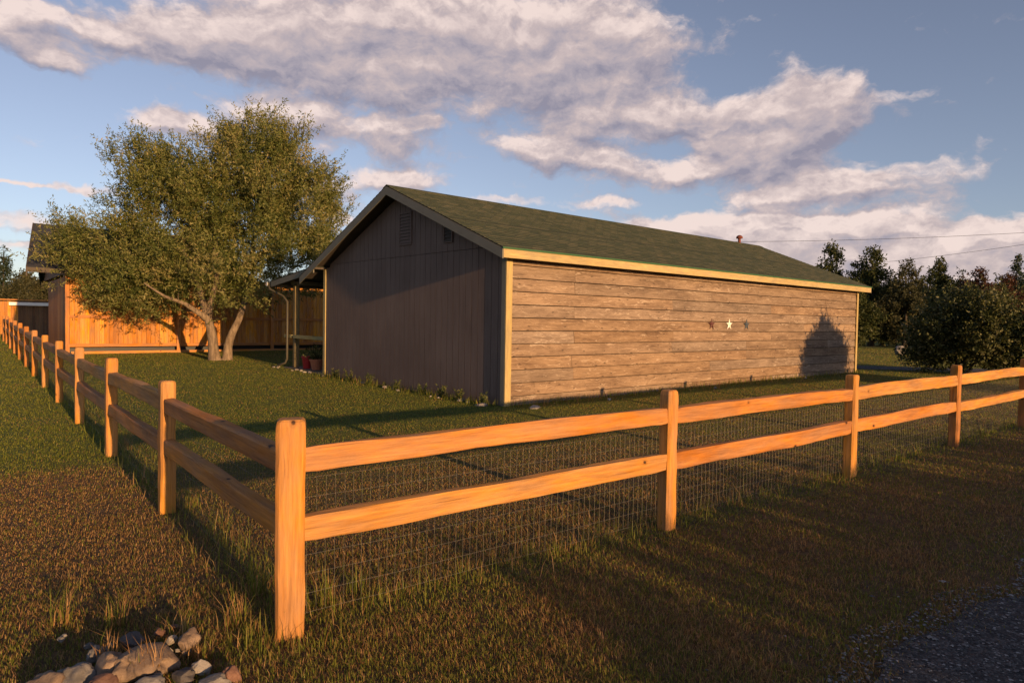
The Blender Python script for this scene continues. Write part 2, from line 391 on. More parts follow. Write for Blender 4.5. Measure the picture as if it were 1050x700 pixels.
def mk_grass():
    m = bpy.data.materials.new('grass_blades'); m.use_nodes = True; k = N(m.node_tree)
    b = k.n['Principled BSDF']; r = k.attr('rnd'); dr = k.attr('dry')
    g = k.ramp(r, [(0, (.080, .120, .012)), (.5, (.150, .195, .020)), (1, (.25, .265, .040))])
    d = k.ramp(r, [(0, (.24, .11, .045)), (.5, (.43, .225, .095)), (1, (.60, .35, .165))])
    col = k.mix(dr, g, d)
    k.put(b.inputs['Base Color'], col); b.inputs['Roughness'].default_value = .6; b.inputs['Specular IOR Level'].default_value = .2
    tr = k.n.new('ShaderNodeBsdfTranslucent'); k.put(tr.inputs[0], col)
    ms = k.n.new('ShaderNodeMixShader'); ms.inputs[0].default_value = .42
    k.l.new(b.outputs[0], ms.inputs[1]); k.l.new(tr.outputs[0], ms.inputs[2]); k.l.new(ms.outputs[0], k.n['Material Output'].inputs[0])
    return m
M['grass'] = mk_grass()
def mk_ground(k, b):
    p = k.n.new('ShaderNodeNewGeometry').outputs['Position']
    n = k.noise(p, .35, 5); n2 = k.noise(p, 14, 6, .7); n3 = k.noise(p, 90, 3, .7)
    a = k.ramp(n2, [(.3, (.070, .042, .020)), (.5, (.14, .085, .042)), (.7, (.24, .15, .078))])
    far = k.ramp(n, [(.35, (.045, .055, .018)), (.65, (.085, .075, .03))])
    k.put(b.inputs['Normal'], k.bump(k.math('ADD', n2, n3), .8, .05))
    sp = k.n.new('ShaderNodeSeparateXYZ'); k.l.new(p, sp.inputs[0])
    dl = k.math('MULTIPLY', k.maprange(sp.outputs[0], .1, -.1), k.maprange(sp.outputs[1], 5.2, 4.4))
    green = k.ramp(n2, [(.3, (.050, .080, .012)), (.5, (.095, .135, .020)), (.7, (.15, .165, .035))])
    g = k.maprange(sp.outputs[1], 1.5, 6.)
    return k.mix(k.math('MULTIPLY', g, k.math('SUBTRACT', .9, dl)), a, k.mix(k.maprange(n, .5, .65, 0, .35), green, far))
M['ground'] = material('soil_and_turf', mk_ground, .95)
def mk_gravel(k, b):
    p = k.n.new('ShaderNodeNewGeometry').outputs['Position']
    vo = k.n.new('ShaderNodeTexVoronoi'); k.put(vo.inputs['Vector'], p); vo.inputs['Scale'].default_value = 42
    vo2 = k.n.new('ShaderNodeTexVoronoi'); k.put(vo2.inputs['Vector'], p); vo2.inputs['Scale'].default_value = 110
    sp = k.n.new('ShaderNodeSeparateColor'); k.l.new(vo.outputs['Color'], sp.inputs[0])
    sp2 = k.n.new('ShaderNodeSeparateColor'); k.l.new(vo2.outputs['Color'], sp2.inputs[0])
    f = k.math('ADD', k.math('MULTIPLY', sp.outputs[0], .5), k.math('MULTIPLY', sp2.outputs[0], .5))
    col = k.ramp(f, [(.1, (.035, .032, .034)), (.6, (.085, .078, .078)), (.95, (.20, .18, .17))])
    h = k.math('ADD', k.math('MULTIPLY', vo.outputs['Distance'], -1), k.math('MULTIPLY', vo2.outputs['Distance'], -.4))
    k.put(b.inputs['Normal'], k.bump(h, 1, .03))
    return col
M['gravel'] = material('gravel', mk_gravel, .9)
M['pebble'] = material('pebbles', lambda k, b: k.ramp(k.attr('rnd'), [(0, (.05, .046, .048)), (.6, (.13, .12, .12)), (1, (.36, .33, .31))]), .85)

# ------------------------------------------------------------------ ground, road, drive
def build_ground():
    def axis(lo, hi):
        a = list(np.arange(-12, 40, .5)); x = 40.
        while x < hi: x *= 1.18; a.append(x)
        x = -12.
        while x > lo: x *= 1.25; a.insert(0, x)
        return np.array(a)
    ax = axis(-900, 900); ay = axis(-900, 900)
    X, Y = np.meshgrid(ax, ay, indexing='ij'); Z = Tn(X, Y)
    nx, ny = X.shape; V = np.stack([X, Y, Z], -1).reshape(-1, 3)
    i, j = np.meshgrid(np.arange(nx-1), np.arange(ny-1), indexing='ij'); a = (i*ny+j).ravel()
    L = np.stack([a, a+ny, a+ny+1, a+1], -1).ravel()
    me = np_mesh('ground', V, L, np.arange(0, len(L), 4))
    tag(link('ground', me, M['ground'], smooth=True), kind='structure')
build_ground()
rng = np.random.default_rng(7)
def road_edge(x): return -2.03 + .10*np.sin(x*.9+.6) + .06*np.sin(x*2.7) + .05*np.sin(x*6.1)
def strip(name, mat, xs, ylo, yhi, dz, kind='structure'):
    V = []; 
    for x in xs:
        for t in np.linspace(0, 1, 6):
            y = ylo(x)*(1-t)+yhi(x)*t; V.append((x, y, T(x, y)+dz))
    fs = []
    for i in range(len(xs)-1):
        for j in range(5):
            a = i*6+j; fs.append((a, a+6, a+7, a+1))
    mb = MB(); mb.v = V; mb.f = fs
    return tag(mb.build(name, mat), kind=kind)
strip('gravel_road', M['gravel'], np.arange(-60, 120, .25), lambda x: -7.2 + .1*math.sin(x), road_edge, .012)
mb = MB()
for i in range(24):
    y0 = -2+i*1.; x0 = 23.2+(8-y0)+.2*math.sin(y0*.7); x1 = 26.2+(8-y0)+.2*math.sin(y0*.5+1)
    mb.v += [(x0, y0, T(x0, y0)+.012), (x1, y0, T(x1, y0)+.012)]
    if i: b = 2*i-2; mb.f.append((b, b+1, b+3, b+2))
tag(mb.build('driveway', M['gravel']), kind='structure')
# loose stones of the road, far too many to count
def build_pebbles():
    n = 34000
    d = rng.uniform(0, 1, n)**1.15
    x = rng.uniform(.5, 9, n); y = road_edge(x) + .18 - d*3.2
    stray = rng.uniform(0, 1, n) < .06; y[stray] += rng.uniform(0, .35, stray.sum())
    s = rng.uniform(.0035, .0095, n)*np.where(rng.uniform(0, 1, n) < .035, 1.9, 1)
    base = np.array([[1,0,0],[-1,0,0],[0,1,0],[0,-1,0],[0,0,.7],[.6,.6,.35],[-.6,.6,.35],[-.6,-.6,.35],[.6,-.6,.35]])
    faces = np.array([[0,5,4],[5,2,4],[2,6,4],[6,1,4],[1,7,4],[7,3,4],[3,8,4],[8,0,4]])
    th = rng.uniform(0, 6.28, n); c, sn = np.cos(th), np.sin(th)
    sx = s*rng.uniform(.8, 1.5, n); sy = s*rng.uniform(.7, 1.1, n); sz = s*rng.uniform(.6, 1.1, n)
    P = base[None]*np.stack([sx, sy, sz], -1)[:, None]*rng.uniform(.75, 1.25, (n, 9, 1))
    Q = np.stack([P[..., 0]*c[:, None]-P[..., 1]*sn[:, None], P[..., 0]*sn[:, None]+P[..., 1]*c[:, None], P[..., 2]], -1)
    Q += np.stack([x, y, Tn(x, y)+.014], -1)[:, None]
    L = (faces[None]+9*np.arange(n)[:, None, None]).ravel()
    me = np_mesh('gravel_stones', Q.reshape(-1, 3), L, np.arange(0, len(L), 3), {'rnd': np.repeat(rng.uniform(0, 1, n), 9)})
    tag(link('gravel_stones', me, M['pebble']), 'loose grey stones strewn over the gravel road at its grassy edge', 'gravel', kind='stuff')
build_pebbles()

# ------------------------------------------------------------------ shed
TH = .0402; SX, SY = 6.4874, 6.5054
L_, WD, HW, RH = 15.27, 7.40, 2.93, 4.43
SLOPE = (RH-HW)/(WD/2)
shed = empty('shed', (SX, SY, -.03), TH)
tag(shed, 'long low shed with weathered board side, dark brown gable end and green shingle roof', 'shed')
def build_shed():
    # inner core closes the volume behind the claddings
    mb = MB(); mb.poly([(.02,.04,0),(L_-.02,.04,0),(L_-.02,WD-.02,0),(.02,WD-.02,0),(.02,.04,HW-.03),(L_-.02,.04,HW-.03),(L_-.02,WD-.02,HW-.03),(.02,WD-.02,HW-.03),(.02,WD/2,RH-.06),(L_-.02,WD/2,RH-.06)],
        [(0,1,5,4),(2,3,7,6),(1,2,6,9,5),(3,0,4,8,7),(4,5,9,8),(6,7,8,9),(0,3,2,1)])
    mb.build('wall', M['lap_shade'], shed)
    # lapped boards of the long wall
    rr = random.Random(3); mb = MB(); nb = 12; bh = HW/nb
    joints = [[5.1, 10.0], [1.8, 8.4], [1.8, 6.75, 13.0], [5.1, 9.65], [1.8, 8.4], [6.75, 11.6], [1.8, 5.15, 9.7], [5.1, 8.4, 13.2], [1.75, 8.4], [1.8, 6.7, 11.6], [.75, 6.75, 11.5], [5.1, 9.7]]
    for r in range(nb):
        z0 = r*bh; z1 = z0+bh-.017  # slit bares the dark core, drawing the shadow line under each lap
        js = [0.0]+sorted(joints[nb-1-r])+[L_]
        for a, b in zip(js[:-1], js[1:]):
            if a: a += .004
            e = rr.uniform(-.004, .004); t0 = -.032+e; t1 = -.012+e; sag = rr.uniform(-.004, .004)
            n = max(2, int((b-a)/.5)); V = []
            for i in range(n+1):
                x = a+(b-a)*i/n; w = .004*mn.noise(Vector((x*1.3, r*3.1, 0)))
                V += [(x, t0+w, z0-.006+sag*.5), (x, t1+w, z1-.004), (x, .02, z1-.004), (x, .02, z0-.006+sag*.5)]
            fs = []
            for i in range(n):
                for q in range(4):
                    p = (q+1) % 4; fs.append((i*4+q, i*4+p, i*4+4+p, i*4+4+q))
            fs += [(3, 2, 1, 0), (n*4, n*4+1, n*4+2, n*4+3)]
            mb.poly(V, fs)
    mb.build('board_siding', M['siding'], shed)
    # grooved gable panels: lower and upper sheets meeting at a seam
    def ztop(v): return HW + SLOPE*min(v, WD-v)
    lo, up = MB(), MB(); w = .2032; v = .0
    sm = 3.02
    while v < WD-1e-3:
        v1 = min(v+w, WD); a, b = v+.006, v1-.006
        lo.box(-.012, .03, a, b, -.02, sm if ztop(min(a, b)) > sm and ztop(b) > sm else min(ztop(a), ztop(b))-.02)
        if ztop(a) > sm+.02 or ztop(b) > sm+.02:
            za, zb = max(ztop(a)-.03, sm+.012), max(ztop(b)-.03, sm+.012)
            if a < WD/2 < b:
                up.poly([(-.017,a,sm+.008),(-.017,b,sm+.008),(-.017,b,zb),(-.017,WD/2,RH-.03),(-.017,a,za),(.03,a,sm+.008),(.03,b,sm+.008),(.03,b,zb),(.03,WD/2,RH-.03),(.03,a,za)],
                        [(4,3,2,1,0),(5,6,7,8,9),(0,1,6,5),(1,2,7,6),(2,3,8,7),(3,4,9,8),(4,0,5,9)])
            else:
                up.poly([(-.017,a,sm+.008),(-.017,b,sm+.008),(-.017,b,zb),(-.017,a,za),(.03,a,sm+.008),(.03,b,sm+.008),(.03,b,zb),(.03,a,za)],
                        [(3,2,1,0),(4,5,6,7),(0,1,5,4),(1,2,6,5),(2,3,7,6),(3,0,4,7)])
        v = v1
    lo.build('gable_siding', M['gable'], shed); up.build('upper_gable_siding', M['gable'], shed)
    # far gable
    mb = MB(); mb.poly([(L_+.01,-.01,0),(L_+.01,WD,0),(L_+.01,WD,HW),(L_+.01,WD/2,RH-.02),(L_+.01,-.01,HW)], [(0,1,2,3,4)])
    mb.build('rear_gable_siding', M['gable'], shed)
    # corner trim
    MB().box(-.045, .105, -.062, -.034, -.02, HW-.04).build('corner_trim', M['trim_v'], shed, bevel=.003)
    MB().box(-.046, -.020, -.033, .075, -.02, HW-.04).build('corner_trim', M['rake'], shed, bevel=.003)
    MB().box(-.046, -.020, WD-.10, WD+.02, -.02, HW-.02).build('corner_trim', M['trim_v'], shed, bevel=.003)
    MB().box(L_-.075, L_+.04, -.062, -.034, -.02, HW-.04).build('corner_trim', M['trim_v'], shed, bevel=.003)
    # roof: two slopes with overhangs
    RO, EO, TK = .344, .30, .07
    ct = math.atan(SLOPE); nrm = lambda s: Vector((0, -s*math.sin(ct), math.cos(ct)))
    zo = HW - SLOPE*EO
    front = MB().slab([(-RO,-EO,zo+.10),(L_+RO,-EO,zo+.10),(L_+RO,WD/2,RH+.10),(-RO,WD/2,RH+.10)], (0,0,.035))
    back = MB().slab([(-RO,WD/2+.001,RH+.098),(L_+RO,WD/2+.001,RH+.098),(L_+RO,WD+.82,RH-SLOPE*(WD/2+.82)+.098),(-RO,WD+.82,RH-SLOPE*(WD/2+.82)+.098)], (0,0,.035))
    # shingle courses as slightly raised steps
    def courses(sgn, y0, z0, n, name):
        m = MB(); step = .142*math.cos(ct)
        for i in range(n):
            a = y0+sgn*i*step; b = a+sgn*(step+.01); za = z0+SLOPE*i*step; zb = za+SLOPE*(step+.01)
            x0, x1 = -RO-.02, L_+RO+.02
            m.poly([(x0,a,za+.003),(x1,a,za+.003),(x1,a,za+.013),(x0,a,za+.013),(x1,b,zb+.003),(x0,b,zb+.003)], [(0,1,2,3),(3,2,4,5),(0,5,4,1),(1,4,2),(0,3,5)] if sgn > 0 else [(3,2,1,0),(5,4,2,3),(1,4,5,0),(2,4,1),(5,3,0)])
        return m
    nC = int((WD/2+EO)/(.142*math.cos(ct)))
    c1 = courses(1, -EO-.01, zo+.135, nC, 'a')
    o = front.build('roof_deck', M['soffit'], shed); 
    me = c1.mesh('roof_shingles')
    # own frame along the slope so the shingle pattern lies in the roof plane
    ro = link('roof_shingles', me, M['shingle'], shed)
    back.build('roof_deck', M['soffit'], shed)
    yb = WD+.82; zb_ = RH-SLOPE*(WD/2+.82)+.133
    link('roof_shingles', courses(-1, yb+.01, zb_, int((yb-WD/2)/(.142*math.cos(ct))), 'b').mesh('roof_shingles'), M['shingle'], shed)
    m = MB()
    for s in (-1, 1):
        m.slab([(-RO-.02, WD/2, RH+.15), (L_+RO+.02, WD/2, RH+.15), (L_+RO+.02, WD/2+s*.14, RH+.15-SLOPE*.14), (-RO-.02, WD/2+s*.14, RH+.15-SLOPE*.14)][::s], (0, 0, .012+.001*s))
    m.build('ridge_cap', M['shingle'], shed)
    # eave fascia + green drip edge
    MB().box(-RO+.001, L_+RO-.001, -EO-.024, -EO-.001, zo-.05, zo+.112).build('fascia', M['trim'], shed, bevel=.003)
    MB().box(-RO-.03, L_+RO+.03, -EO-.042, -EO-.026, zo+.105, zo+.137).build('drip_edge', M['green'], shed)
    MB().box(-RO+.03, L_+RO-.03, -EO+.002, -.036, HW-.052, HW-.04).build('soffit', M['soffit'], shed)
    # rakes
    def rake(x0, x1, mat):
        m = MB()
        for s, yl, zl in ((1, -EO-.02, zo-SLOPE*.02), (-1, WD+.80, RH-SLOPE*(WD/2+.80))):
            q = [(yl, zl-.06), (WD/2, RH-.06), (WD/2, RH+.118), (yl, zl+.118)]
            V = [(x0, y, z) for y, z in q]+[(x1, y, z) for y, z in q]
            m.poly(V, [(0,3,2,1),(4,5,6,7),(0,1,5,4),(1,2,6,5),(2,3,7,6),(3,0,4,7)])
        return m
    rake(-RO-.026, -RO-.002, 0).build('rake_board', M['rake'], shed)
    rake(L_+RO+.002, L_+RO+.026, 0).build('rake_board', M['rake'], shed)
    # louvre vent
    vt = MB().box(-.045, -.012, 3.16, 3.20, 3.30, 3.96).box(-.045, -.012, 3.64, 3.68, 3.30, 3.96).box(-.047, -.012, 3.16, 3.68, 3.955, 3.995).box(-.047, -.012, 3.16, 3.68, 3.265, 3.305).build('louvre_vent', M['gable'], shed)
    m = MB()
    for i in range(9):
        z = 3.315+i*.071; m.slab([(-.042, 3.201, z), (-.042, 3.639, z), (-.018, 3.639, z+.055), (-.018, 3.201, z+.055)], (-.001, 0, .008))
    m.build('louvre', M['gable'], vt)
    MB().box(-.019, -.0175, 3.201, 3.639, 3.306, 3.955).build('screen', M['black'], vt)
    m = MB().box(-.05, -.012, 1.64, 1.67, 3.22, 3.52).box(-.05, -.012, 1.93, 1.96, 3.22, 3.52).box(-.052, -.012, 1.64, 1.96, 3.515, 3.54).box(-.052, -.012, 1.64, 1.96, 3.20, 3.222)
    sv = m.build('small_vent', M['gable'], shed)
    m = MB()
    for i in range(4): m.slab([(-.046, 1.671, 3.235+i*.07), (-.046, 1.929, 3.235+i*.07), (-.02, 1.929, 3.28+i*.07), (-.02, 1.671, 3.28+i*.07)], (-.001, 0, .008))
    m.build('louvre', M['soffit'], sv)
    MB().box(-.0195, -.0185, 1.671, 1.929, 3.223, 3.514).build('screen', M['black'], sv)
    # roof vent cap on the ridge
    vc = MB().tube([(14.2, WD/2, RH+.1), (14.2, WD/2, RH+.33)], .05, 12).lathe([(.11, .30), (.12, .33), (.10, .38), (.04, .42)], (14.2, WD/2, RH), 14).build('roof_vent_cap', M['rust'], shed)
    # porch along the back side
    PV = WD+2.9; PZ = 2.62; z_in = RH-SLOPE*(WD/2+.55)-.0
    s2 = (HW-.05-PZ)/(2.9)
    m = MB().slab([(-.30, WD+.02, HW-.02), (L_, WD+.02, HW-.02), (L_, PV, PZ), (-.30, PV, PZ)][::-1], (0, 0, .05)); m.build('porch_roof', M['soffit'], shed)
    MB().slab([(-.33, WD+.02, HW+.034), (L_, WD+.02, HW+.034), (L_, PV+.03, PZ+.054), (-.33, PV+.03, PZ+.054)][::-1], (0, 0, .02)).build('porch_shingles', M['shingle'], shed)
    m = MB(); q = [(WD+.03, HW-.12), (PV, PZ-.11), (PV, PZ+.045), (WD+.03, HW+.03)]
    V = [(-.328, y, z) for y, z in q]+[(-.302, y, z) for y, z in q]; m.poly(V, [(0,1,2,3),(7,6,5,4),(0,4,5,1),(1,5,6,2),(2,6,7,3),(3,7,4,0)]); m.build('porch_rake_board', M['rake'], shed)
    MB().box(-.30, L_, PV+.002, PV+.026, PZ-.11, PZ+.04).build('porch_fascia', M['rake'], shed)
    MB().box(.0, L_, 9.45, 9.62, PZ-.05, PZ+.06).build('porch_beam', M['rake'], shed)
    for px_ in (.06, 3.1, 6.1, 9.1, 12.1, 15.0):
        MB().box(px_, px_+.14, 9.46, 9.60, .18, PZ-.052).build('porch_post', M['trim_post'], shed, bevel=.006)
    MB().box(.0, .09, 7.43, 9.459, 1.02, 1.12).build('porch_rail', M['trim_rail'], shed, bevel=.01)
    MB().box(.0, .09, 9.601, 10.1, 1.03, 1.12).build('porch_rail', M['trim_rail'], shed, bevel=.01)
    m = MB()
    for i in range(18):
        a = WD+.03+i*.15; m.box(-.06, L_, a, a+.143, .12, .155)
    dk = m.build('porch_deck', M['deck'], shed)
    MB().box(-.03, 0.02, WD+.03, 10.13, .0, .118).build('deck_skirt', M['deck'], shed)
    # gutter spout
    MB().tube([(-.34, 10.42, 2.56), (-.32, 10.36, 2.44), (-.12, 9.86, 2.24), (-.06, 9.72, 2.08), (-.06, 9.72, .42), (-.09, 9.76, .30), (-.25, 9.9, .22)], .034, 10).build('downspout', M['metal'], shed, smooth=True)
    MB().tube([(-.37, 10.47, 2.60), (L_, 10.47, 2.60)], .06, 10).build('gutter', M['metal'], shed)
    MB().tube([(-.375, 10.47, 2.60), (-.385, 10.47, 2.60)], .062, 12).build('gutter_cap', M['white'], shed)
M['trim_v'] = wood('tan_trim_upright', (.36, .26, .10), (.47, .35, .15), 2, knots=False, rnd=.05)
M['trim_post'] = wood('brown_porch_post', (.16, .12, .05), (.26, .20, .09), 2, knots=False)
M['trim_rail'] = wood('olive_porch_rail', (.2, .17, .07), (.30, .26, .12), 1, knots=False)
build_shed()
def shed_pt(u, v, z): return shed.location + Vector((u*math.cos(TH)-v*math.sin(TH), u*math.sin(TH)+v*math.cos(TH), z))
def star(u, mat, label, name='metal_star'):
    m = MB(); R, r = .15, .056; V = [(0, -.035, 0)]
    for i in range(10):
        a = math.pi/2 + i*math.pi/5; q = R if i % 2 == 0 else r; V.append((q*math.cos(a), -.004, q*math.sin(a)))
    V += [(x, .004, z) for x, y, z in V[1:]]
    f = [(0, 1+(i+1) % 10, 1+i) for i in range(10)]+[(1+i, 1+(i+1) % 10, 11+(i+1) % 10, 11+i) for i in range(10)]+[tuple(range(11, 21))]
    m.poly(V, f); p = shed_pt(u, -.034, 1.63)
    tag(m.build(name, mat, loc=p, rz=TH), label, 'star', 'metal stars in a row on the shed wall')
star(6.72, M['star_red'], 'dark red metal star on the board wall, left of the white star')
star(7.52, M['star_white'], 'cream white metal star between the two dark stars')
star(8.36, M['star_blue'], 'slate blue metal star on the board wall, right of the white star')
# pots on the porch
def leaf_cards(P, D, ln, wd, rng_, name, mat, parent=None, loc=None, droop=0.):
    """P points, D directions (unit), one folded leaf card each"""
    n = len(P)
    side = np.cross(D, rng_.normal(size=(n, 3))); side /= np.linalg.norm(side, axis=1, keepdims=True)+1e-9
    ln = np.asarray(ln).reshape(-1, 1)*np.ones((n, 1)); wd = np.asarray(wd).reshape(-1, 1)*np.ones((n, 1))
    mid = P + D*ln*.5; tip = P + D*ln; tip[:, 2] -= droop*ln[:, 0]
    V = np.stack([P, mid+side*wd*.5, tip, mid-side*wd*.5], 1).reshape(-1, 3)
    L = np.arange(4*n); me = np_mesh(name, V, L, np.arange(0, 4*n, 4), {'rnd': np.repeat(np.clip(rng_.normal(.5, .26, n), 0, 1), 4)})
    return link(name, me, mat, parent, loc)
def pot(u, v, h, r, mat, label, plant):
    p = shed_pt(u, v, .155); t = empty('flower_pot', p); tag(t, label, 'flower pot', 'pots on the porch')
    MB().lathe([(r*.68, 0), (r*.95, h*.85), (r*1.06, h*.85), (r*1.06, h), (r*.94, h), (r*.9, h*.9), (.01, h*.88)], n=20).build('pot', mat, t, smooth=False)
    MB().lathe([(r*.88, h*.88), (r*.5, h*.93), (.01, h*.94)], n=14).build('soil', M['soil'], t)
    if plant:
        g = np.random.default_rng(5); D = g.normal(size=(500, 3)); D[:, 2] = np.abs(D[:, 2])+.4; D /= np.linalg.norm(D, axis=1, keepdims=True)
        P = D*g.uniform(.05, .42, (500, 1)); P[:, 2] += h*.9
        leaf_cards(P, D, g.uniform(.05, .11, 500), .03, g, 'foliage', M['leaf_shrub'], t)
pot(.35, 8.62, .30, .20, M['pot'], 'terracotta pot holding a bushy dark plant on the porch', True)
pot(.30, 9.16, .36, .15, M['redpot'], 'glossy red pot on the porch deck beside the terracotta pot', False)

# ------------------------------------------------------------------ split rail fence
fence = empty('split_rail_fence', (0, 0, 0))
tag(fence, 'orange stained split rail fence with wire mesh turning a corner round the lawn', 'fence')
def post_mesh(h, a, seed, b=None):
    r = random.Random(seed); b = b or a*.95; m = MB(); c = .016; n = 14; V = []
    base = [(a/2-c,-b/2),(a/2,-b/2+c),(a/2,b/2-c),(a/2-c,b/2),(-a/2+c,b/2),(-a/2,b/2-c),(-a/2,-b/2+c),(-a/2+c,-b/2)]
    zs = [-.3]+[h*i/(n-1) for i in range(n)]; zs[-1] = h-.035
    zs += [h-.010, h]
    for z in zs:
        s = 1.0
        if z > h-.02: s = .93
        if z >= h: s = .76
        for q, (x, y) in enumerate(base):
            w = .006*mn.noise(Vector((x*20+seed*3, y*20, z*4))) + .003*mn.noise(Vector((x*20+seed, y*20, z*17)))
            V.append((x*s+w*(1 if x > 0 else -1), y*s+w*(1 if y > 0 else -1), z))
    fs = []
    for i in range(len(zs)-1):
        for q in range(8): p = (q+1) % 8; fs.append((i*8+q, i*8+p, i*8+8+p, i*8+8+q))
    fs.append(tuple((len(zs)-1)*8+q for q in range(8)))
    m.poly(V, fs); return m.mesh('post')
def rail_mesh(ln, seed, bow=0.):
    r = random.Random(seed); m = MB(); n = 24; V = []
    hh = r.uniform(.061, .069); ww = r.uniform(.036, .044)
    sec = [(-ww*.92,-hh),(ww*.85,-hh*.98),(ww,-hh*.8),(ww*.97,hh*.75),(ww*.8,hh*.97),(-ww*.82,hh),(-ww,hh*.84),(-ww*1.03,-hh*.86)]
    for i in range(n+1):
        t = i/n; x = -ln/2+ln*t; s = 1-.12*max(0, 1-min(t, 1-t)/.04)
        dz = bow*4*t*(1-t) + .007*mn.noise(Vector((x*.9+seed*7, seed, 0)))
        for q, (y, z) in enumerate(sec):
            w = 1+.12*mn.noise(Vector((x*1.6+seed*5, q*1.7, 0)))+.06*mn.noise(Vector((x*6+seed, q*1.3, 3)))
            V.append((x, y*s*w, z*s*w+dz))
    fs = []
    for i in range(n):
        for q in range(8): p = (q+1) % 8; fs.append((i*8+q, i*8+8+q, i*8+8+p, i*8+p))
    fs += [tuple(range(8)), tuple(n*8+q for q in range(8))[::-1]]
    m.poly(V, fs); return m.mesh('rail')
def wire_mesh(ln, z0, z1, seed):
    V = []; Fs = []; r = .0007; rr = random.Random(seed)
    def seg(a, b):
        bb = len(V); a = Vector(a); b = Vector(b); d = (b-a).normalized(); u = d.cross(Vector((0, 1, 0))).normalized(); v = Vector((0, 1, 0))
        for p in (a, b):
            for k_ in range(3):
                t = k_*2.094; V.append(tuple(p+(u*math.cos(t)+v*math.sin(t))*r))
        for k_ in range(3): j = (k_+1) % 3; Fs.append((bb+k_, bb+j, bb+3+j, bb+3+k_))
    nv = int(ln/.052); wob = lambda x, z: .006*mn.noise(Vector((x*2, z*3, seed)))
    sag = lambda x: .008*mn.noise(Vector((x*1.1, 9, seed)))
    zs = []; z = z0
    while z < z1: zs.append(z); z += .102
    for i in range(nv+1):
        x = -ln/2+ln*i/nv
        for k_ in range(4):
            a, b = z0+(zs[-1]-z0)*k_/4, z0+(zs[-1]-z0)*(k_+1)/4
            seg((x+.004*mn.noise(Vector((x*9, a*4, 1))), wob(x, a), a+sag(x)), (x+.004*mn.noise(Vector((x*9, b*4, 1))), wob(x, b), b+sag(x)))
    for z in zs:
        for i in range(20):
            a, b = -ln/2+ln*i/20, -ln/2+ln*(i+1)/20
            seg((a, wob(a, z)+.002, z+sag(a)), (b, wob(b, z)+.002, z+sag(b)))
    m = MB(); m.v = V; m.f = Fs; return m.mesh('wire_mesh')
XS = [0, 3.005, 6.06, 9.04, 12.02, 15.03, 18.04, 21.05]
YS = [2.70, 5.42, 8.17, 10.90, 13.62, 16.34, 19.07, 21.8, 24.5, 27.2, 29.95, 32.7]
PH = {}
def post_at(x, y, seed, a=.115, rz=0., h=1.1):
    link('post', post_mesh(h, a, seed), M['fencev'], fence, (x, y, T(x, y)-.01), rz)
post_at(0, 0, 1, .142, rad(-20), 1.115)
rs = random.Random(11)
for i, x in enumerate(XS[1:]): post_at(x, 0, 10+i, .116, rad(rs.uniform(-2.5, 2.5)), 1.1+rs.uniform(-.015, .02))
for i, y in enumerate(YS): post_at(0, y, 40+i, .114, rad(rs.uniform(-2, 2)), 1.1+rs.uniform(-.012, .02))
def run(pts, horizontal, seed0):
    for i, (p, q) in enumerate(zip(pts[:-1], pts[1:])):
        mid = ((p[0]+q[0])/2, (p[1]+q[1])/2); ln = math.dist(p, q)
        zt = (T(*p)+T(*q))/2; sl = math.atan2(T(*q)-T(*p), ln)
        for j, z in enumerate((.890, .548)):
            o = link('rail', rail_mesh(ln-.012, seed0+i*2+j, rs.uniform(-.012, .012)), M['fence'], fence)
            o.location = (mid[0], mid[1], zt+z+rs.uniform(-.008, .008))
            o.rotation_euler = (rad(rs.uniform(-5, 5)), -sl+rs.uniform(-.003, .003), 0 if horizontal else rad(90))
        if i < 11:
            w = link('wire_mesh', wire_mesh(ln-.02, .06, .84, i+seed0), M['wire'], fence)
            off = .062
            w.location = (mid[0], mid[1]+off, zt) if horizontal else (mid[0]+off, mid[1], zt)
            w.rotation_euler = (0, -sl, 0 if horizontal else rad(90))
run([(x, 0) for x in XS], True, 100)
run([(0, 0)]+[(0, y) for y in YS], False, 200)

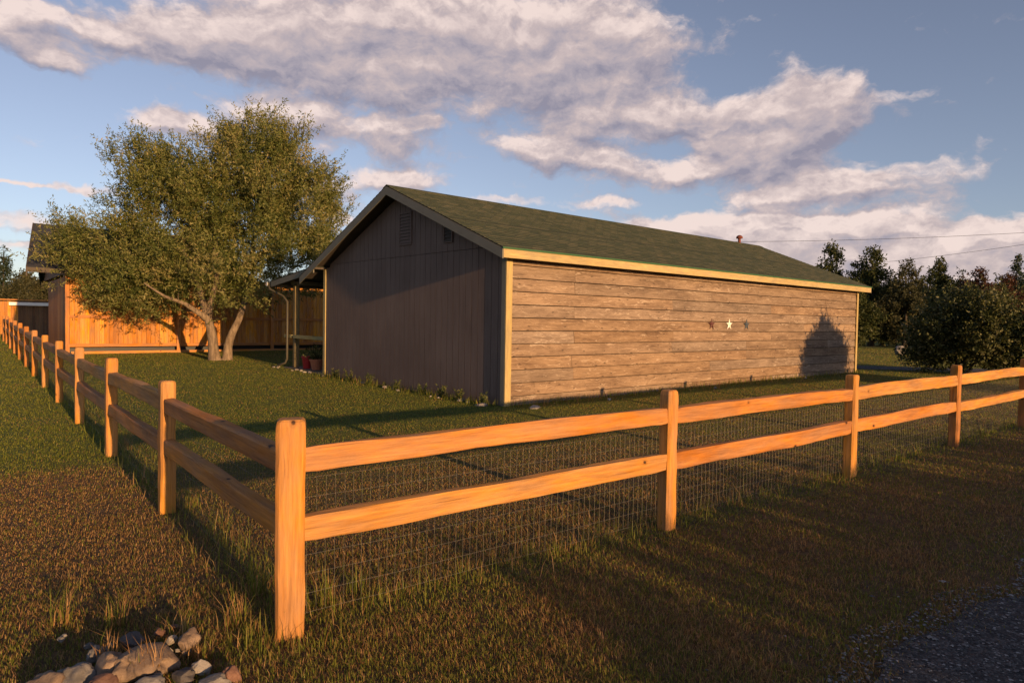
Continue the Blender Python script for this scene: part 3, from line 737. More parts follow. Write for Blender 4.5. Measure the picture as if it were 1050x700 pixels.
# ------------------------------------------------------------------ wooden house with board skirt behind the tree
house = empty('wooden_house', (1.4, 24, T(1.4, 24)))
tag(house, 'orange boarded building with grey roof half hidden behind the spreading tree', 'house')
def build_house():
    g = .0; W_ = 11.2
    m = MB(); x = .08
    while x < W_:
        w = .145; m.box(x, x+w-.008, -.02, .0, .34, 2.72); x += w
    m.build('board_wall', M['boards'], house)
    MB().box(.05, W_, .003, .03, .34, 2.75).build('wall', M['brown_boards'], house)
    MB().box(.06, W_, -.07, -.022, 1.22, 1.32).build('cross_rail', M['boards_h'], house)
    MB().box(.06, W_, -.08, .03, .235, .338).build('bottom_rail', M['boards_h'], house)
    MB().box(.10, W_, -.16, -.12, -.05, .09).build('kick_board', M['boards_h'], house)
    MB().box(.0, W_, .25, .3, -.1, .3).build('gap_shade_panel', M['black'], house)  # black panel stands in for the shade behind the open gap
    for x in (0., 3.45, 6.9, 10.3): MB().box(x-.06, x+.06, -.115, -.072 if x else .05, -.05, 2.80 if not x else 2.72).build('post', M['boards_post'], house, bevel=.004)
    m = MB(); y = .12
    while y < 6: m.box(-.035, -.012, y, y+.30, .0, 2.62 if y > .5 else 2.7); y += .36
    m.build('side_slats', M['side_boards'], house)
    for z in (.3, 1.3, 2.3): MB().box(-.011, .03, .06, 6.1, z, z+.09).build('side_rail', M['brown_boards'], house)
    for y in (2, 4, 6.1): MB().box(-.01, .09, y, y+.1, -.1, 2.8).build('side_post', M['brown_boards'], house)
    # roof
    e0 = (-1.12, -.6, 2.72); e1 = (6.0, -.6, 2.72); r0 = (-.64, 4., 4.62); r1 = (6.0, 4., 4.62); b0 = (-.1, 8.6, 2.72); b1 = (6.0, 8.6, 2.72)
    MB().slab([e0, e1, r1, r0], (0, 0, .12)).build('roof', M['shingle_grey'], house)
    MB().slab([r0, r1, b1, b0], (0, 0, .12)).build('roof', M['shingle_grey'], house)
    MB().box(-1.14, 6.0, -.64, -.602, 2.68, 2.83).build('fascia', M['soffit'], house)
    m = MB()
    for a, b in ((e0, r0), (r0, b0)):
        a = Vector(a); b = Vector(b); m.slab([a+Vector((-.045, 0, -.16)), b+Vector((-.045, 0, -.16)), b+Vector((-.045, 0, .13)), a+Vector((-.045, 0, .13))], (.043, 0, 0))
    m.build('rake_board', M['soffit'], house)
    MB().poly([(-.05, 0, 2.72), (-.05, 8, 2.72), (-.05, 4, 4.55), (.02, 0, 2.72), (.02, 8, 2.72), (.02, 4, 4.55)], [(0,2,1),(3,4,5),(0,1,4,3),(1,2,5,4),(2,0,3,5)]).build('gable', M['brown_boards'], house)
M['boards_post'] = wood('orange_post', (.40, .15, .035), (.56, .24, .06), 2, knots=False)
build_house()
# board fence at the far left end
bf = empty('board_fence', (-7, 40, T(0, 40))); tag(bf, 'tall board fence beyond the far end of the rail fence, its right part coloured as shaded', 'fence')
m = MB(); x = 0
while x < 7.8: m.box(x, x+.14, 0, .025, 0, 1.80+.01*math.sin(x*7)); x += .148
m.build('boards', M['boards'], bf)
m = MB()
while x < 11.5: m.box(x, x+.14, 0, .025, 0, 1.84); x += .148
m.build('boards', M['brown_boards'], bf)['label'] = 'boards coloured dark brown for shade'  # dark brown colour paints the shade on the right part of the fence
for x in (0, 2.4, 4.8, 7.2, 9.8): MB().box(x, x+.1, .03, .13, 0, 1.8).build('post', M['boards_post'], bf)
MB().box(-.1, 11.6, -.03, .16, 1.87, 1.92).build('top_cap', M['boards_post'], bf)
wb = MB().box(0, 4.4, -.05, .05, 0, .16).build('white_beam', M['white'], loc=(.45, 39.8, T(0, 40)+1.60), bevel=.01)
tag(wb, 'long white beam lying level along the face of the tall board fence', 'beam')

# ------------------------------------------------------------------ trees
def stone_mesh(sx, sy, sz, seed, sub=3, rough=.22, angular=.0):
    pr_ = random.Random(seed*7+1); planes = [(Vector((pr_.gauss(0, 1), pr_.gauss(0, 1), pr_.gauss(0, 1))).normalized(), pr_.uniform(.5, .78)) for _ in range(9)]
    bm = bmesh.new(); bmesh.ops.create_icosphere(bm, subdivisions=sub+1, radius=1)
    for v in bm.verts:
        c = v.co.copy(); d = c.normalized()
        n = mn.noise(d*1.3+Vector((seed*3.1, 0, 0)))*rough*1.6 - abs(mn.noise(d*2.1+Vector((seed, seed, 3))))*rough*1.5 + mn.noise(d*3.5+Vector((0, seed, 0)))*rough*.5 + mn.noise(d*9+Vector((0, 0, seed)))*rough*.14
        r = 1+n
        q = d*r
        for nn, dd in planes:
            t_ = q.dot(nn)
            if t_ > dd: q = q - nn*(t_-dd)*.9
        v.co = Vector((q.x*sx, q.y*sy, q.z*sz)); continue
        v.co = Vector((d.x*sx*r, d.y*sy*r, d.z*sz*r))
    me = bpy.data.meshes.new('stone'); bm.to_mesh(me); bm.free(); return me

def branchy(name, label, loc, trunks, lobes, n_clump, twigs, leaves, ln, wd, bark, leaf, seed, cat='tree', group=None, up=.35, twig_len=.6, clump_r=.35, r0=.2, branches=True, floor_=None):
    """trunks: list of polylines (local, metres) with end radius; lobes: ellipsoids (c, r) that the crown fills"""
    g = np.random.default_rng(seed)
    t = empty(name, loc); tag(t, label, cat, group)
    vol = np.array([r[0]*r[1]*r[2] for c, r in lobes])**.6; pr = vol/vol.sum()
    idx = g.choice(len(lobes), n_clump, p=pr)
    cs = np.array([lobes[i][0] for i in idx], float); rs_ = np.array([lobes[i][1] for i in idx], float)
    d = g.normal(size=(n_clump, 3)); d /= np.linalg.norm(d, axis=1, keepdims=True)
    cl = cs + d*rs_*(g.uniform(.12, 1, (n_clump, 1))**.55)
    if floor_ is not None: cl[:, 2] = np.maximum(cl[:, 2], floor_+g.uniform(0, .5, n_clump))
    # skeleton nodes
    nodes = []; mb = MB()
    for pl, ra, rb in trunks:
        pl = [Vector(p) for p in pl]; pts = []
        for i in range(len(pl)-1):
            for s in range(4): pts.append(pl[i].lerp(pl[i+1], s/4))
        pts.append(pl[-1]); n = len(pts)
        pts = [p + Vector((mn.noise(p*1.1+Vector((seed, 0, 0))), mn.noise(p*1.1+Vector((0, seed, 0))), 0))*.06*(1 if i else 0) for i, p in enumerate(pts)]
        rr = [ra+(rb-ra)*(i/(n-1))**.8 for i in range(n)]; rr[0] *= 1.35; rr[1] *= 1.1
        mb.tube(pts, rr, 12)
        nodes += [(np.array(p), r) for p, r in zip(pts[n//3:], rr[n//3:])]
    trunk = mb.build('trunk', bark, t, smooth=True)
    if branches:
        order = np.argsort(np.linalg.norm(cl-nodes[0][0], axis=1)); mb = MB()
        NP = np.array([n_[0] for n_ in nodes]); NR = [n_[1] for n_ in nodes]
        for i in order:
            c = cl[i]; w = np.linalg.norm(NP-c, axis=1) + np.maximum(0, NP[:, 2]-c[2])*1.5
            j = int(np.argmin(w)); a = NP[j]; L = np.linalg.norm(c-a)
            k_ = max(3, int(L/.35)); pts = []
            bend = g.normal(size=3)*.10*L
            for s in range(k_+1):
                tt = s/k_; p = a*(1-tt)+c*tt + bend*math.sin(tt*math.pi) + np.array([0, 0, -.12*L*math.sin(tt*math.pi)*(1 if up > 0 else 0)])
                pts.append(p)
            ra = min(NR[j]*.7, .012+.028*L); rr = [ra*(1-.75*s/k_) for s in range(k_+1)]
            mb.tube(pts, rr, 5, cap=False)
            NP = np.vstack([NP, np.array(pts[1:])]); NR += rr[1:]
        mb.build('branches', bark, t, smooth=True)
    # twigs + leaves
    cen = np.array([c for c, r in lobes]).mean(0)
    P0 = np.repeat(cl, twigs, 0) + g.normal(size=(n_clump*twigs, 3))*clump_r*.5
    out = P0-np.array([cen[0], cen[1], cen[2]-1.]); out /= np.linalg.norm(out, axis=1, keepdims=True)
    D = out*.6 + g.normal(size=P0.shape)*.5; D[:, 2] += up; D /= np.linalg.norm(D, axis=1, keepdims=True)
    TL = g.uniform(.4, 1, len(P0))*twig_len
    tt = np.tile(np.linspace(.05, 1, leaves), len(P0)); Pl = np.repeat(P0, leaves, 0) + np.repeat(D*TL[:, None], leaves, 0)*tt[:, None]
    Pl += g.normal(size=Pl.shape)*.02
    Dl = np.repeat(D, leaves, 0)*.5 + g.normal(size=Pl.shape)*.75; Dl /= np.linalg.norm(Dl, axis=1, keepdims=True)
    n = len(Pl); s = g.uniform(.6, 1.25, n)
    o = leaf_cards(Pl, Dl, ln*s, wd*s, g, 'crown', leaf, t)
    # tone per clump: some sprays paler or browner
    a = o.data.attributes['rnd']; arr = np.empty(4*n, np.float32); a.data.foreach_get('value', arr)
    cl_t = np.repeat(g.normal(0, .14, n_clump), twigs*leaves*4); a.data.foreach_set('value', np.clip(arr*.8+.1+cl_t, 0, 1).astype(np.float32))
    return t
def at_px(u, v, depth):      # a world point seen at pixel (u, v), depth metres ahead
    return CAM + depth*(AW + AR*(u-525)/F - AU*(v-350)/F)
# the big willow
TB = Vector((5.05, 19.9, T(5, 20)-.05)); dpt = 22.3
def lobe(u, v, ru, rv, dd=0, rd=None):
    p = at_px(u, v, dpt+dd) - np.array(TB); s = (dpt+dd)/F
    a = ru*s; return (tuple(p), (a, (rd or ru)*s, rv*s))
def loc(u, v, dd=0): return tuple(at_px(u, v, dpt+dd)-np.array(TB))
branchy('willow_tree', 'big spreading olive green tree with forked pale trunk on the lawn', TB,
    trunks=[([(0, 0, -.1), (-.08, 0, .7), (-.3, .0, 1.55), (-.5, .1, 2.4), (-1.0, .1, 3.6)], .20, .05),
            ([(.30, -.05, -.1), (.42, 0, .5), (.75, .1, 1.4), (1.25, .3, 2.7), (1.3, .3, 4.2)], .18, .05),
            ([(-.28, 0, 1.4), (-.95, -.1, 1.85), (-1.5, -.2, 2.05), (-2.1, -.1, 2.45)], .10, .02),
            ([(-.25, 0, 1.5), (0.05, .1, 2.6), (.0, .2, 4.6)], .12, .05)],
    lobes=[lobe(278, 185, 46, 66), lobe(300, 235, 50, 55), lobe(225, 205, 48, 66), lobe(180, 215, 50, 66), lobe(150, 180, 34, 32), lobe(110, 245, 50, 44), lobe(75, 262, 32, 26), lobe(160, 290, 50, 34),
           lobe(240, 285, 66, 30), lobe(288, 158, 32, 26), lobe(330, 195, 22, 22), lobe(325, 270, 26, 36), lobe(235, 150, 26, 22), lobe(265, 215, 80, 60, 1.5), lobe(200, 255, 60, 46), lobe(120, 300, 34, 18)],
    n_clump=760, twigs=15, leaves=24, ln=.115, wd=.029, bark=M['bark'], leaf=M['willow'], seed=21, up=.6, twig_len=.72, clump_r=.38)

def bg_tree(u, vtop, depth, wpx, kind, label, seed, vbase=None, name='tree', group='trees behind the shed', dense=1.):
    p = at_px(u, 340, depth); x, y = p[0], p[1]; z = T(x, y); top = at_px(u, vtop, depth)[2]-z; s = depth/F; w = wpx*s
    leaf = {'green': M['leaf_green'], 'red': M['leaf_red'], 'spruce': M['leaf_spruce'], 'olive': M['leaf_olive'], 'far': M['leaf_olive']}[kind]
    L = max(.16, 2.6*s)
    if kind == 'spruce':
        lobes = []
        for i in range(9):
            f = i/8; zz = top*(.08+.9*f); rr = w*(1-f)**.8+.12; lobes.append(((0, 0, zz), (rr, rr, top*.07)))
        branchy(name, label, (x, y, z), [([(0, 0, -.1), (0, 0, top*.5), (0, 0, top)], .02*top+.04, .02)], lobes, int(170*dense), 8, 6, L, L*.4, M['bark_dark'], leaf, seed, 'tree', group, up=-.05, twig_len=L*2, clump_r=L, branches=False)
    else:
        g = random.Random(seed); lobes = [((0, 0, top*.30), (w*.9, w*.9, top*.30)), ((0, 0, top*.5), (w*.8, w*.8, top*.34)), ((0, 0, top*.76), (w*.42, w*.42, top*.24))]
        for i in range(5): lobes.append(((g.uniform(-.6, .6)*w, g.uniform(-.6, .6)*w, top*g.uniform(.35, .8)), (w*.45, w*.45, top*.14)))
        lobes.append(((g.uniform(-.15, .15)*w, 0, top*.9), (w*.25, w*.25, top*.08)))
        branchy(name, label, (x, y, z), [([(0, 0, -.1), (.1, 0, top*.4), (0, .1, top*.85)], .02*top+.05, .03)], lobes, int(230*dense), 8, 8, L, L*.5, M['bark_dark'], leaf, seed, 'tree', group, up=.3, twig_len=L*2.4, clump_r=L*1.5, branches=True)
BG = [(852, 249, 50, 24, 'green', 'dark green tree just above the end of the shed roof'),
      (893, 254, 48, 24, 'green', 'dark green tree directly right of the shed roof corner'),
      (872, 285, 46, 26, 'green', 'lower dense tree filling in behind the end of the shed'),
      (928, 268, 46, 26, 'olive', 'olive tinged tree with narrow top behind the big shrub'),
      (962, 266, 52, 22, 'green', 'green tree standing between the olive tree and the reddish one'),
      (905, 300, 50, 26, 'green', 'low dark tree behind the rock beside the drive'),
      (950, 300, 47, 26, 'green', 'low leafy tree pressed behind the left end of the big shrub'),
      (1003, 277, 44, 20, 'red', 'reddish brown leaved tree above the big shrub'),
      (985, 280, 50, 22, 'spruce', 'slim dark evergreen left of the reddish tree'),
      (1030, 284, 46, 20, 'red', 'dull red leaved tree near the right edge of the picture'),
      (1040, 262, 48, 17, 'spruce', 'tall pointed dark spruce at the right edge of the picture'),
      (1060, 270, 46, 24, 'spruce', 'dark spruce half cut off by the right edge of the picture'),
      (886, 282, 62, 30, 'green', 'dark tree in the back row beside the shed roof corner'),
      (918, 290, 60, 32, 'green', 'dark tree in the back row above the drive'),
      (948, 286, 62, 32, 'green', 'dark tree in the back row left of the big shrub top'),
      (982, 292, 60, 32, 'green', 'dark tree in the back row over the middle of the big shrub'),
      (1016, 290, 60, 32, 'green', 'dark tree in the back row between the reddish trees'),
      (1048, 286, 60, 32, 'green', 'dark tree in the back row at the right edge'),
      (1090, 275, 48, 34, 'green', 'green tree outside the right edge beyond the spruces')]
for i, (u, vt, dp, w, kd, lb) in enumerate(BG):
    bg_tree(u, vt, dp, w, kd, lb, 300+i, name={'spruce': 'spruce_tree', 'red': 'red_leaf_tree'}.get(kd, 'leafy_tree'))
BL = [(4, 256, 70, 20, 'spruce', 'dark spruce at the far left edge behind the board fence'), (26, 280, 72, 22, 'far', 'rounded olive tree just left of the wooden house'),
      (46, 288, 66, 24, 'far', 'pale olive tree partly behind the wooden house'), (-20, 262, 70, 24, 'far', 'olive tree cut off by the left edge of the picture'), (14, 290, 62, 22, 'far', 'low olive tree in front of the far spruce')]
for i, (u, vt, dp, w, kd, lb) in enumerate(BL):
    bg_tree(u, vt, dp, w, kd, lb, 340+i, name={'spruce': 'spruce_tree'}.get(kd, 'leafy_tree'), group='trees beyond the board fence')
# big shrub right of the shed, and the shrub whose shadow lies on the wall
def shrub(label, x, y, lobes, n, seed, leaf, group=None, L=.10, name='shrub', tw=9, lv=9):
    g = random.Random(seed); tr = []
    for i in range(6):
        a = g.uniform(0, 6.28); r = g.uniform(.3, .9); tr.append(([(0.05*math.cos(a), .05*math.sin(a), -.05), (r*.5*math.cos(a), r*.5*math.sin(a), .6), (r*math.cos(a), r*math.sin(a), 1.3)], .035, .012))
    return branchy(name, label, (x, y, T(x, y)), tr, lobes, n, tw, lv, L, L*.62, M['bark_dark'], leaf, seed, 'shrub', group, up=.25, twig_len=.45, clump_r=.35, floor_=.15)
shrub('big rounded dark leafy shrub right of the shed behind the rail fence', 24.2, 4.75,
      [((0, 0, 1.1), (1.4, 1.6, 1.1)), ((.2, .3, 1.9), (1.0, 1.1, .75)), ((-.2, -.9, 1.2), (1.0, 1.0, 1.1)), ((.1, .9, .9), (.9, .9, .9)), ((0, -.4, 2.1), (.9, 1.0, .65))], 460, 71, M['leaf_shrub'], 'shrubs right of the shed')
shrub('dark leafy shrub at the right edge with twiggy top', 24.8, 2.2,
      [((0, 0, 1.0), (1.4, 1.5, .95)), ((.2, .2, 1.7), (1.0, 1.0, .75)), ((.6, -.8, 1.1), (1.0, 1.0, .9))], 260, 72, M['leaf_shrub'], 'shrubs right of the shed')
shrub('upright bush on the verge outside the fence', 19.4, -1.7,
      [((-.1, 0, 1.45), (1.45, .9, .60)), ((.55, 0, 1.75), (.75, .7, .55)), ((-.65, 0, 1.7), (.62, .6, .42)), ((0, 0, 2.15), (.75, .6, .42)), ((-.1, 0, 2.5), (.2, .2, .2)), ((.15, 0, .9), (1.2, .8, .5))], 640, 73, M['leaf_green'])
# unseen hedge added behind the viewer, sized to throw shade on the verge
hr = random.Random(5)
for i, (x, h) in enumerate([(1.7, 1.52), (3.3, 1.66), (5.0, 1.72), (6.8, 1.64), (8.8, 1.70), (11.0, 1.54), (13.4, 1.62), (15.9, 1.52)]):
    w = 1.1
    shrub(f'unseen bush added for shade across the road, {["first","second","third","fourth","fifth","sixth","seventh","eighth"][i]} of the hedge counted from the west', x, -13.2+hr.uniform(-.3, .3),
          [((0, 0, h*.45), (w, .8, h*.42)), ((-.5, 0, h*.6), (.6, .6, h*.33)), ((.5, 0, h*.62), (.6, .6, h*.30))], 150, 80+i, M['leaf_green'], 'unseen shade bushes across the road', L=.14, tw=8, lv=8)

# ------------------------------------------------------------------ grass
def build_grass():
    g = np.random.default_rng(99)
    cx, cy = CAM[0], CAM[1]
    fwd = math.atan2(AW[1], AW[0])
    def sample(n, r0, r1, p):           # radial density falls off with distance
        u = g.uniform(0, 1, n); r = (r0**p + u*(r1**p-r0**p))**(1/p)
        a = fwd + g.uniform(-rad(46), rad(46), n)
        return cx+r*np.cos(a), cy+r*np.sin(a), r
    parts = [sample(1150000, 1.9, 50.0, .35)]
    x = np.concatenate([p[0] for p in parts]); y = np.concatenate([p[1] for p in parts]); r = np.concatenate([p[2] for p in parts])
    # keep clear of the shed, road, drive, house
    lx = (x-SX)*math.cos(TH)+(y-SY)*math.sin(TH); ly = -(x-SX)*math.sin(TH)+(y-SY)*math.cos(TH)
    keep = ~((lx > -.05) & (lx < L_+.05) & (ly > -.06) & (ly < 10.3))
    e = road_edge(x)+g.normal(0, .10, len(x)); keep &= y > e
    keep &= ~((x > 23.2+(8-y)) & (x < 26.2+(8-y)) & (y > -2) & (y < 21)); keep &= ~((y > 23.9) & (x > 1.3) & (x < 13)) & (y < 39.5)
    x, y, r, lx, ly = x[keep], y[keep], r[keep], lx[keep], ly[keep]; n = len(x)
    def fbm(x, y, s, o):  # cheap value noise by summed sines
        v = 0; a = 1; 
        for k_ in range(5):
            v = v + a*np.sin(x*s*1.0+o+k_*1.7+1.3*np.sin(y*s*.8+k_))*np.cos(y*s*1.1-o*.7+k_*2.3+1.1*np.sin(x*s*.9+k_*.6)); s *= 1.9; a *= .6
        return v/1.6
    pn = fbm(x, y, .9, 2.)*.5; pn2 = fbm(x, y, 3.1, 5.)*.5
    sm = lambda v, a, b: np.clip((v-a)/(b-a), 0, 1)
    left = x < 0
    dry = np.where(left, .76*sm(5.0+pn*.5-y, -.25, .35)*1.0 + .04, 0)
    dry += np.where(left & (y > 7), .38*sm(pn, .15, .5), 0)
    dry = np.where(left & (y < 1.4), .55+.5*pn, dry)
    ins = (~left) & (y > 0)
    dry = np.where(ins, .58*sm(5.2-np.hypot(x*.55, y)+pn2, -1.2, 2.2)+.10+.25*pn2, dry)
    dry = np.where(ins & (x > 7), .28+.45*pn2+.3*pn, dry)
    outr = (~left) & (y <= 0)
    dry = np.where(outr, .52+.75*pn2+.3*pn, dry)
    # long unmown grass along the fence feet
    nearf = np.minimum(np.where(x > -.3, np.abs(y-.02), 9), np.where(y > -.3, np.abs(x-.12), 9))
    edge = np.exp(-(nearf/.17)**2)
    wall = np.exp(-((lx+.15)/.25)**2)*((ly > 0) & (ly < 7.3)) + np.exp(-((ly+.2)/.22)**2)*((lx > 0) & (lx < L_))
    tall = (g.uniform(0, 1, n) < edge*np.where(outr, .03, .14)) | (g.uniform(0, 1, n) < wall*.30)
    dry = dry*(1-.55*edge)
    thin = g.uniform(0, 1, n) < .72*sm(fbm(x, y, 5.3, 1.)*.5+.25*pn, .12, .5)*np.where((y > 4.8) | (ins & (y > 3)), .25, 1)
    isdry = (g.uniform(0, 1, n) < dry)
    drv = np.where(isdry, g.uniform(.65, 1, n), g.uniform(0, .22, n))
    lawn = np.where(ins & (y > 1.), .020, .030); lawn = np.where(left & (y > 4.8), .024, lawn); lawn = np.where(left & (y > 1.2) & (y < 4.8), .026, lawn)
    h = lawn*g.uniform(.55, 1.35, n)*(1+.6*pn2); h = np.where(tall, g.uniform(.05, .17, n), h)
    h = np.where(outr | (left & (y < 2)), h*g.uniform(.7, 1.25, n), h)
    h = np.where(thin, h*.25, h)
    wdt = np.clip(.0020+.00042*r, .0028, .019)*g.uniform(.7, 1.3, n)
    h *= 1+np.clip((r-8)/60, 0, .6)
    az = g.uniform(0, 2*math.pi, n); lean = np.abs(g.normal(.35, .35, n))*np.where(tall, .8, 1); lean = np.where(isdry, lean+.4, lean)
    bx_, by_ = np.cos(az), np.sin(az); sx, sy = -by_, bx_
    z = Tn(x, y)
    B = np.stack([x, y, z-.004], -1); S = np.stack([sx, sy, np.zeros(n)], -1)*wdt[:, None]*.5
    Dm = np.stack([bx_*lean*h*.35, by_*lean*h*.35, h*.55], -1); Dt = np.stack([bx_*lean*h, by_*lean*h, h*np.clip(1-.25*lean, .35, 1)], -1)
    V = np.stack([B-S, B+S, B+Dm+S*.8, B+Dm-S*.8, B+Dt], 1).reshape(-1, 3)
    b5 = 5*np.arange(n)[:, None]
    L = (b5+np.array([0, 1, 2, 3, 3, 2, 4])[None]).ravel()
    st = (7*np.arange(n)[:, None]+np.array([0, 4])[None]).ravel()
    me = np_mesh('lawn_grass', V, L, st, {'rnd': np.repeat(g.uniform(0, 1, n), 5), 'dry': np.repeat(drv, 5)})
    tag(link('grass', me, M['grass']), 'mown lawn and rough verge grass, green with dry brown patches', 'grass', kind='stuff')
build_grass()

# ------------------------------------------------------------------ rock pile in the near left corner
def stone(x, y, z, s, seed, mat, label, rot=(0, 0, 0), group='stones of the rock pile', name='rock', rough=.2):
    o = link(name, stone_mesh(s[0], s[1], s[2], seed, 3, rough), mat, smooth=True); o.location = (x, y, T(x, y)+z); o.rotation_euler = rot
    tag(o, label, 'rock', group); return o
STONES = [ # u, v(center), depth offset..., sizes
]
def gp(u, v):       # where the ray through this pixel meets the ground
    d = AW + AR*(u-525)/F - AU*(v-350)/F; t = -CAM[2]/d[2]; return CAM[0]+d[0]*t, CAM[1]+d[1]*t
def put(u, v, z, s, seed, mat, label, rot=(0, 0, 0), rough=.2):
    x, y = gp(u+16, v+2); s = tuple(q*.9 for q in s); stone(x, y, z*.8-.005, s, seed, mat, label, rot, rough=rough)
put(132, 690, .10, (.17, .15, .10), 3, M['rock_tan'], 'largest tan boulder in the middle of the rock pile', (.2, .1, .5), .28)
put(96, 694, .07, (.12, .09, .075), 5, M['rock_tan'], 'flat tan rock left of the largest boulder', (0, .2, 1.2), .25)
put(178, 668, .07, (.075, .07, .075), 7, M['rock_tan'], 'rounded tan rock at the back right of the pile', (0, 0, .3))
put(191, 690, .05, (.05, .045, .045), 9, M['rock_pale'], 'pale speckled round rock right of the largest boulder')
put(160, 664, .07, (.035, .03, .03), 11, M['rock_pale'], 'small white rock on top of the back of the pile')
put(157, 672, .05, (.022, .02, .02), 12, M['rock_pale'], 'tiny white pebble below the small white rock')
put(148, 658, .08, (.045, .035, .022), 13, M['rock_red'], 'flat reddish rock leaning at the back of the pile', (.2, .5, .2))
put(162, 650, .06, (.035, .03, .025), 14, M['rock_red'], 'small reddish rock furthest back in the pile')
put(118, 666, .07, (.07, .05, .05), 15, M['rock_dark'], 'dark rock in shade at the back left of the pile')
put(84, 676, .06, (.06, .05, .045), 16, M['rock_grey'], 'grey rock at the left shoulder of the pile', (0, 0, .8))
put(172, 698, .04, (.07, .06, .05), 17, M['rock_dark'], 'dark rock in front right of the largest boulder')
put(222, 698, .04, (.06, .045, .06), 18, M['rock_red'], 'reddish upright rock at the right end of the pile', (.3, .2, 0))
put(205, 704, .03, (.08, .06, .05), 19, M['rock_grey'], 'low grey rock between the red end rock and the boulder')
put(135, 712, .04, (.10, .08, .06), 20, M['rock_grey'], 'broad grey rock in front of the largest boulder')
put(60, 704, .05, (.11, .09, .07), 21, M['rock_grey'], 'broad grey rock at the left front of the pile')
put(30, 712, .05, (.10, .09, .08), 22, M['rock_tan'], 'tan rock at the left end of the pile')
put(88, 712, .05, (.09, .08, .07), 23, M['rock_red'], 'reddish rock at the bottom edge of the pile')
put(185, 716, .02, (.08, .06, .05), 24, M['rock_tan'], 'half buried tan rock at the bottom right of the pile')
g_ = random.Random(31)
for i in range(16):
    u, v = g_.uniform(60, 215), g_.uniform(655, 712); s = g_.uniform(.012, .026)
    x, y = gp(u, v)
    stone(x, y, s*.5+g_.uniform(0, .03), (s*1.2, s, s*.8), 60+i, M[g_.choice(['rock_grey', 'rock_tan', 'rock_pale'])], 'small pebble wedged among the larger rocks of the pile', group='small pebbles in the rock pile', name='pebble')
# dry straw over the pile
def tuft(x, y, z, n, h, seed, label, name='grass_tuft', mat=None, cat='grass tuft', spread=.06, wd=.004, dry=.9, group='grass tufts'):
    g = np.random.default_rng(seed); az = g.uniform(0, 6.28, n); le = g.uniform(.1, .9, n); hh = h*g.uniform(.5, 1.1, n)
    rr = spread*np.sqrt(g.uniform(0, 1, n)); a2 = g.uniform(0, 6.28, n)
    B = np.stack([rr*np.cos(a2), rr*np.sin(a2), np.zeros(n)], -1); S = np.stack([-np.sin(az), np.cos(az), np.zeros(n)], -1)*wd*.5
    f = lambda t, k_: B + np.stack([np.cos(az)*le*hh*t*t, np.sin(az)*le*hh*t*t, hh*(t-.35*le*t*t)], -1)
    V = np.stack([B-S, B+S, f(.5, 0)+S*.8, f(.5, 0)-S*.8, f(1., 0)], 1).reshape(-1, 3)
    L = (5*np.arange(n)[:, None]+np.array([0, 1, 2, 3, 3, 2, 4])[None]).ravel(); st = (7*np.arange(n)[:, None]+np.array([0, 4])[None]).ravel()
    me = np_mesh(name, V, L, st, {'rnd': np.repeat(g.uniform(.2, 1, n), 5), 'dry': np.repeat(np.where(g.uniform(0, 1, n) < dry, .9, .1), 5)})
    tag(link(name, me, mat or M['grass'], loc=(x, y, T(x, y)+z)), label, cat, group)
for i, (u, v, z, n, h, dr, lb) in enumerate([
    (150, 700, .04, 40, .20, .9, 'dry straw tuft growing through the front of the rock pile'),
    (110, 684, .05, 26, .16, .9, 'dry straw tuft between the flat rock and the boulder'),
    (205, 676, .0, 60, .14, .7, 'dry tuft at the right shoulder of the rock pile'),
    (180, 655, .0, 40, .18, .5, 'mixed tuft behind the rounded tan rock'),
    (240, 640, .0, 70, .20, .6, 'rough tuft between rock pile and corner post'),
    (262, 610, .0, 60, .30, .25, 'long green tuft left of the corner post foot'),
    (335, 620, .0, 55, .26, .2, 'long green tuft right of the corner post foot'),
    (366, 606, .0, 45, .18, .15, 'bright green tuft at the foot of the wire mesh'),
    (196, 520, .0, 40, .30, .5, 'long tuft at the foot of the second post of the left run'),
    (130, 462, .0, 36, .28, .5, 'long tuft beside the third post of the left run'),
    (120, 640, .0, 60, .20, .5, 'shaded rough tuft behind the rock pile'),
    (60, 640, .0, 60, .22, .5, 'shaded rough tuft near the left edge behind the rocks')]):
    x, y = gp(u, v); tuft(x, y, z, n, h, 500+i, lb, dry=dr, wd=.0045, group='longer grass tufts near the fence and rocks')

# pale edging stones and weeds at the foot of the dark gable wall
es = random.Random(8)
def gable_foot(v, off): return shed_pt(-off, v, 0)
for i in range(26):
    v = es.uniform(.3, 7.3) if i < 17 else es.uniform(7.4, 10.2); p = gable_foot(v, es.uniform(.12, .36)); s = es.uniform(.03, .065)
    stone(p.x, p.y, s*.3, (s*1.3, s, s*.7), 200+i, M['rock_pale'], 'pale edging stone at the foot of the dark gable wall' if i < 17 else 'pale edging stone in front of the porch deck', group='pale edging stones by the gable' if i < 17 else 'pale edging stones by the porch', name='edging_stone')
p = shed_pt(-.35, .25, 0); stone(p.x, p.y, .02, (.16, .10, .05), 240, M['rock_pale'], 'flat pale slab by the near corner of the dark gable wall', group='pale slabs near the shed corner')
p = shed_pt(.25, -.55, 0); stone(p.x, p.y, .02, (.13, .09, .045), 241, M['rock_pale'], 'flat pale slab on the grass in front of the tan corner trim', group='pale slabs near the shed corner')
for j, (u, v) in enumerate([(6.2, -.5), (2.3, -.55), (11.0, -.4)]):
    p = shed_pt(u, v, 0); stone(p.x, p.y, .02, (.05, .04, .035), 245+j, M['rock_pale'], ['white stone in the grass under the three stars', 'white stone in the grass near the left end of the board wall', 'white stone in the grass near the bush shadow'][j], group='white stones along the board wall')
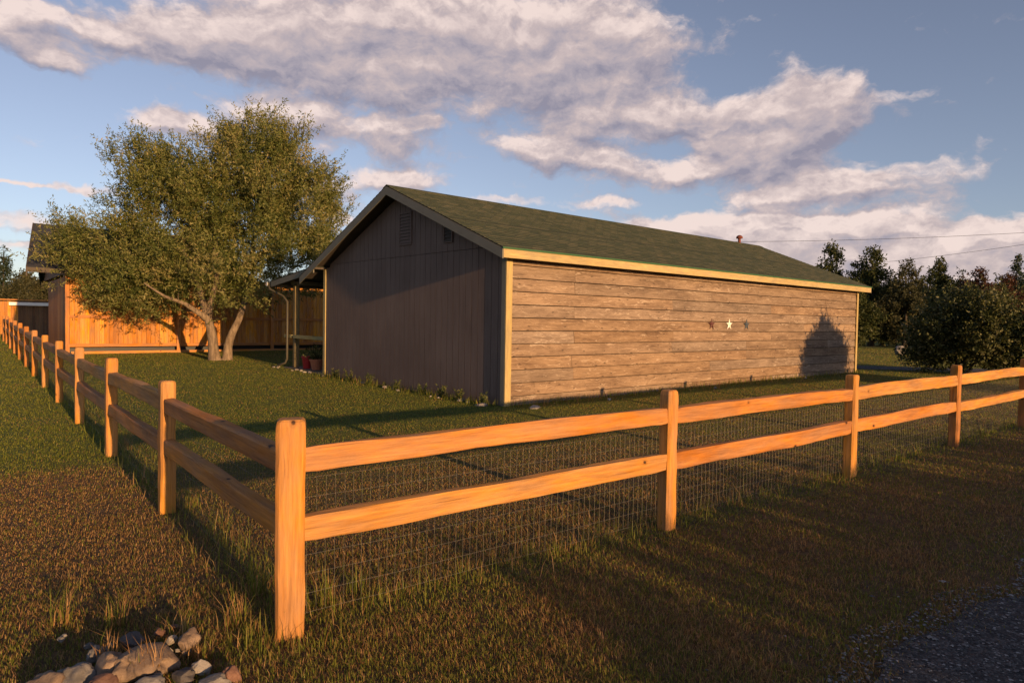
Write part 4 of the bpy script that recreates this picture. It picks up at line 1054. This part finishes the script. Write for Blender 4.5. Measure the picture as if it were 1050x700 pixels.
def weed(v, off, h, seed, label, stems=7):
    h *= .72
    g = np.random.default_rng(seed); p = gable_foot(v, off); t = empty('weed', (p.x, p.y, T(p.x, p.y))); tag(t, label, 'weed', 'weeds along the gable wall')
    m = MB(); P = []; D = []
    for s in range(stems):
        a = g.uniform(0, 6.28); le = g.uniform(.05, .4); hh = h*g.uniform(.6, 1.1); pts = [(.04*math.cos(a)+le*hh*k_*k_*math.cos(a), .04*math.sin(a)+le*hh*k_*k_*math.sin(a), hh*k_) for k_ in (0, .33, .66, 1)]
        m.tube(pts, [.004, .0035, .003, .002], 4)
        for q in range(26):
            k_ = g.uniform(.1, 1); P.append((.04*math.cos(a)+le*hh*k_*k_*math.cos(a), .04*math.sin(a)+le*hh*k_*k_*math.sin(a), hh*k_)); D.append(g.normal(size=3))
    m.build('stem', M['weed'], t); P = np.array(P); D = np.array(D); D /= np.linalg.norm(D, axis=1, keepdims=True)
    leaf_cards(P, D, g.uniform(.03, .08, len(P)), .022, g, 'leaves', M['weed'], t)
for i, (v, h, lb) in enumerate([(.35, .32, 'spindly weed at the near corner of the gable wall'), (1.1, .30, 'leafy weed second from the near corner of the gable wall'), (1.7, .34, 'leafy weed clump third from the near corner of the gable wall'),
    (2.4, .30, 'low leafy weed at the gable wall below the small vent'), (3.4, .30, 'weed at the gable wall below the tall louvred vent'), (4.6, .36, 'tall weed at the gable wall left of the louvred vent'), (5.6, .42, 'tallest weed with a pale bloom at the gable wall'), (6.3, .30, 'short weed near the porch end of the gable wall')]):
    weed(v, .22, h, 600+i, lb)
# rock beside the drive
p = at_px(922, 366, 36); x, y = p[0], p[1]
o = link('boulder', stone_mesh(.38, .32, .34, 77, 3, .2), M['rock_grey'], smooth=True); o.location = (x, y, T(x, y)+.25); tag(o, 'lone grey boulder on the grass beyond the drive right of the shed', 'boulder')

# ------------------------------------------------------------------ power lines
def pole(u, depth, h, label):
    p = at_px(u, 340, depth); t = empty('utility_pole', (p[0], p[1], T(p[0], p[1]))); tag(t, label, 'utility pole', 'utility poles')
    MB().tube([(0, 0, -.5), (0, 0, h)], [.14, .1], 10).build('pole', M['bark_dark'], t); MB().box(-.9, .9, -.06, .06, h-.5, h-.38).build('crossarm', M['bark_dark'], t)
    return p
def cable(a, b, sag, label):
    a = Vector(a); b = Vector(b); n = 40
    pts = [a.lerp(b, i/n) - Vector((0, 0, sag*4*(i/n)*(1-i/n))) for i in range(n+1)]
    tag(MB().tube(pts, .013, 5).build('power_line', M['black']), label, 'cable', 'overhead power lines')
cable(at_px(640, 247, 52), at_px(1240, 225, 46), .55, 'upper overhead power line crossing the clouds above the trees')
cable(at_px(893, 270, 58), at_px(1240, 218, 42), .30, 'lower overhead power line rising to the right above the trees')
for u, v, d_, lb in ((640, 247, 52, 'wooden utility pole hidden behind the shed'), (1240, 221, 46, 'wooden utility pole beyond the right edge of the picture'), (893, 274, 58, 'wooden utility pole hidden among the trees')):
    pole(u, d_, at_px(u, v, d_)[2]+.42-T(0, 30), lb)
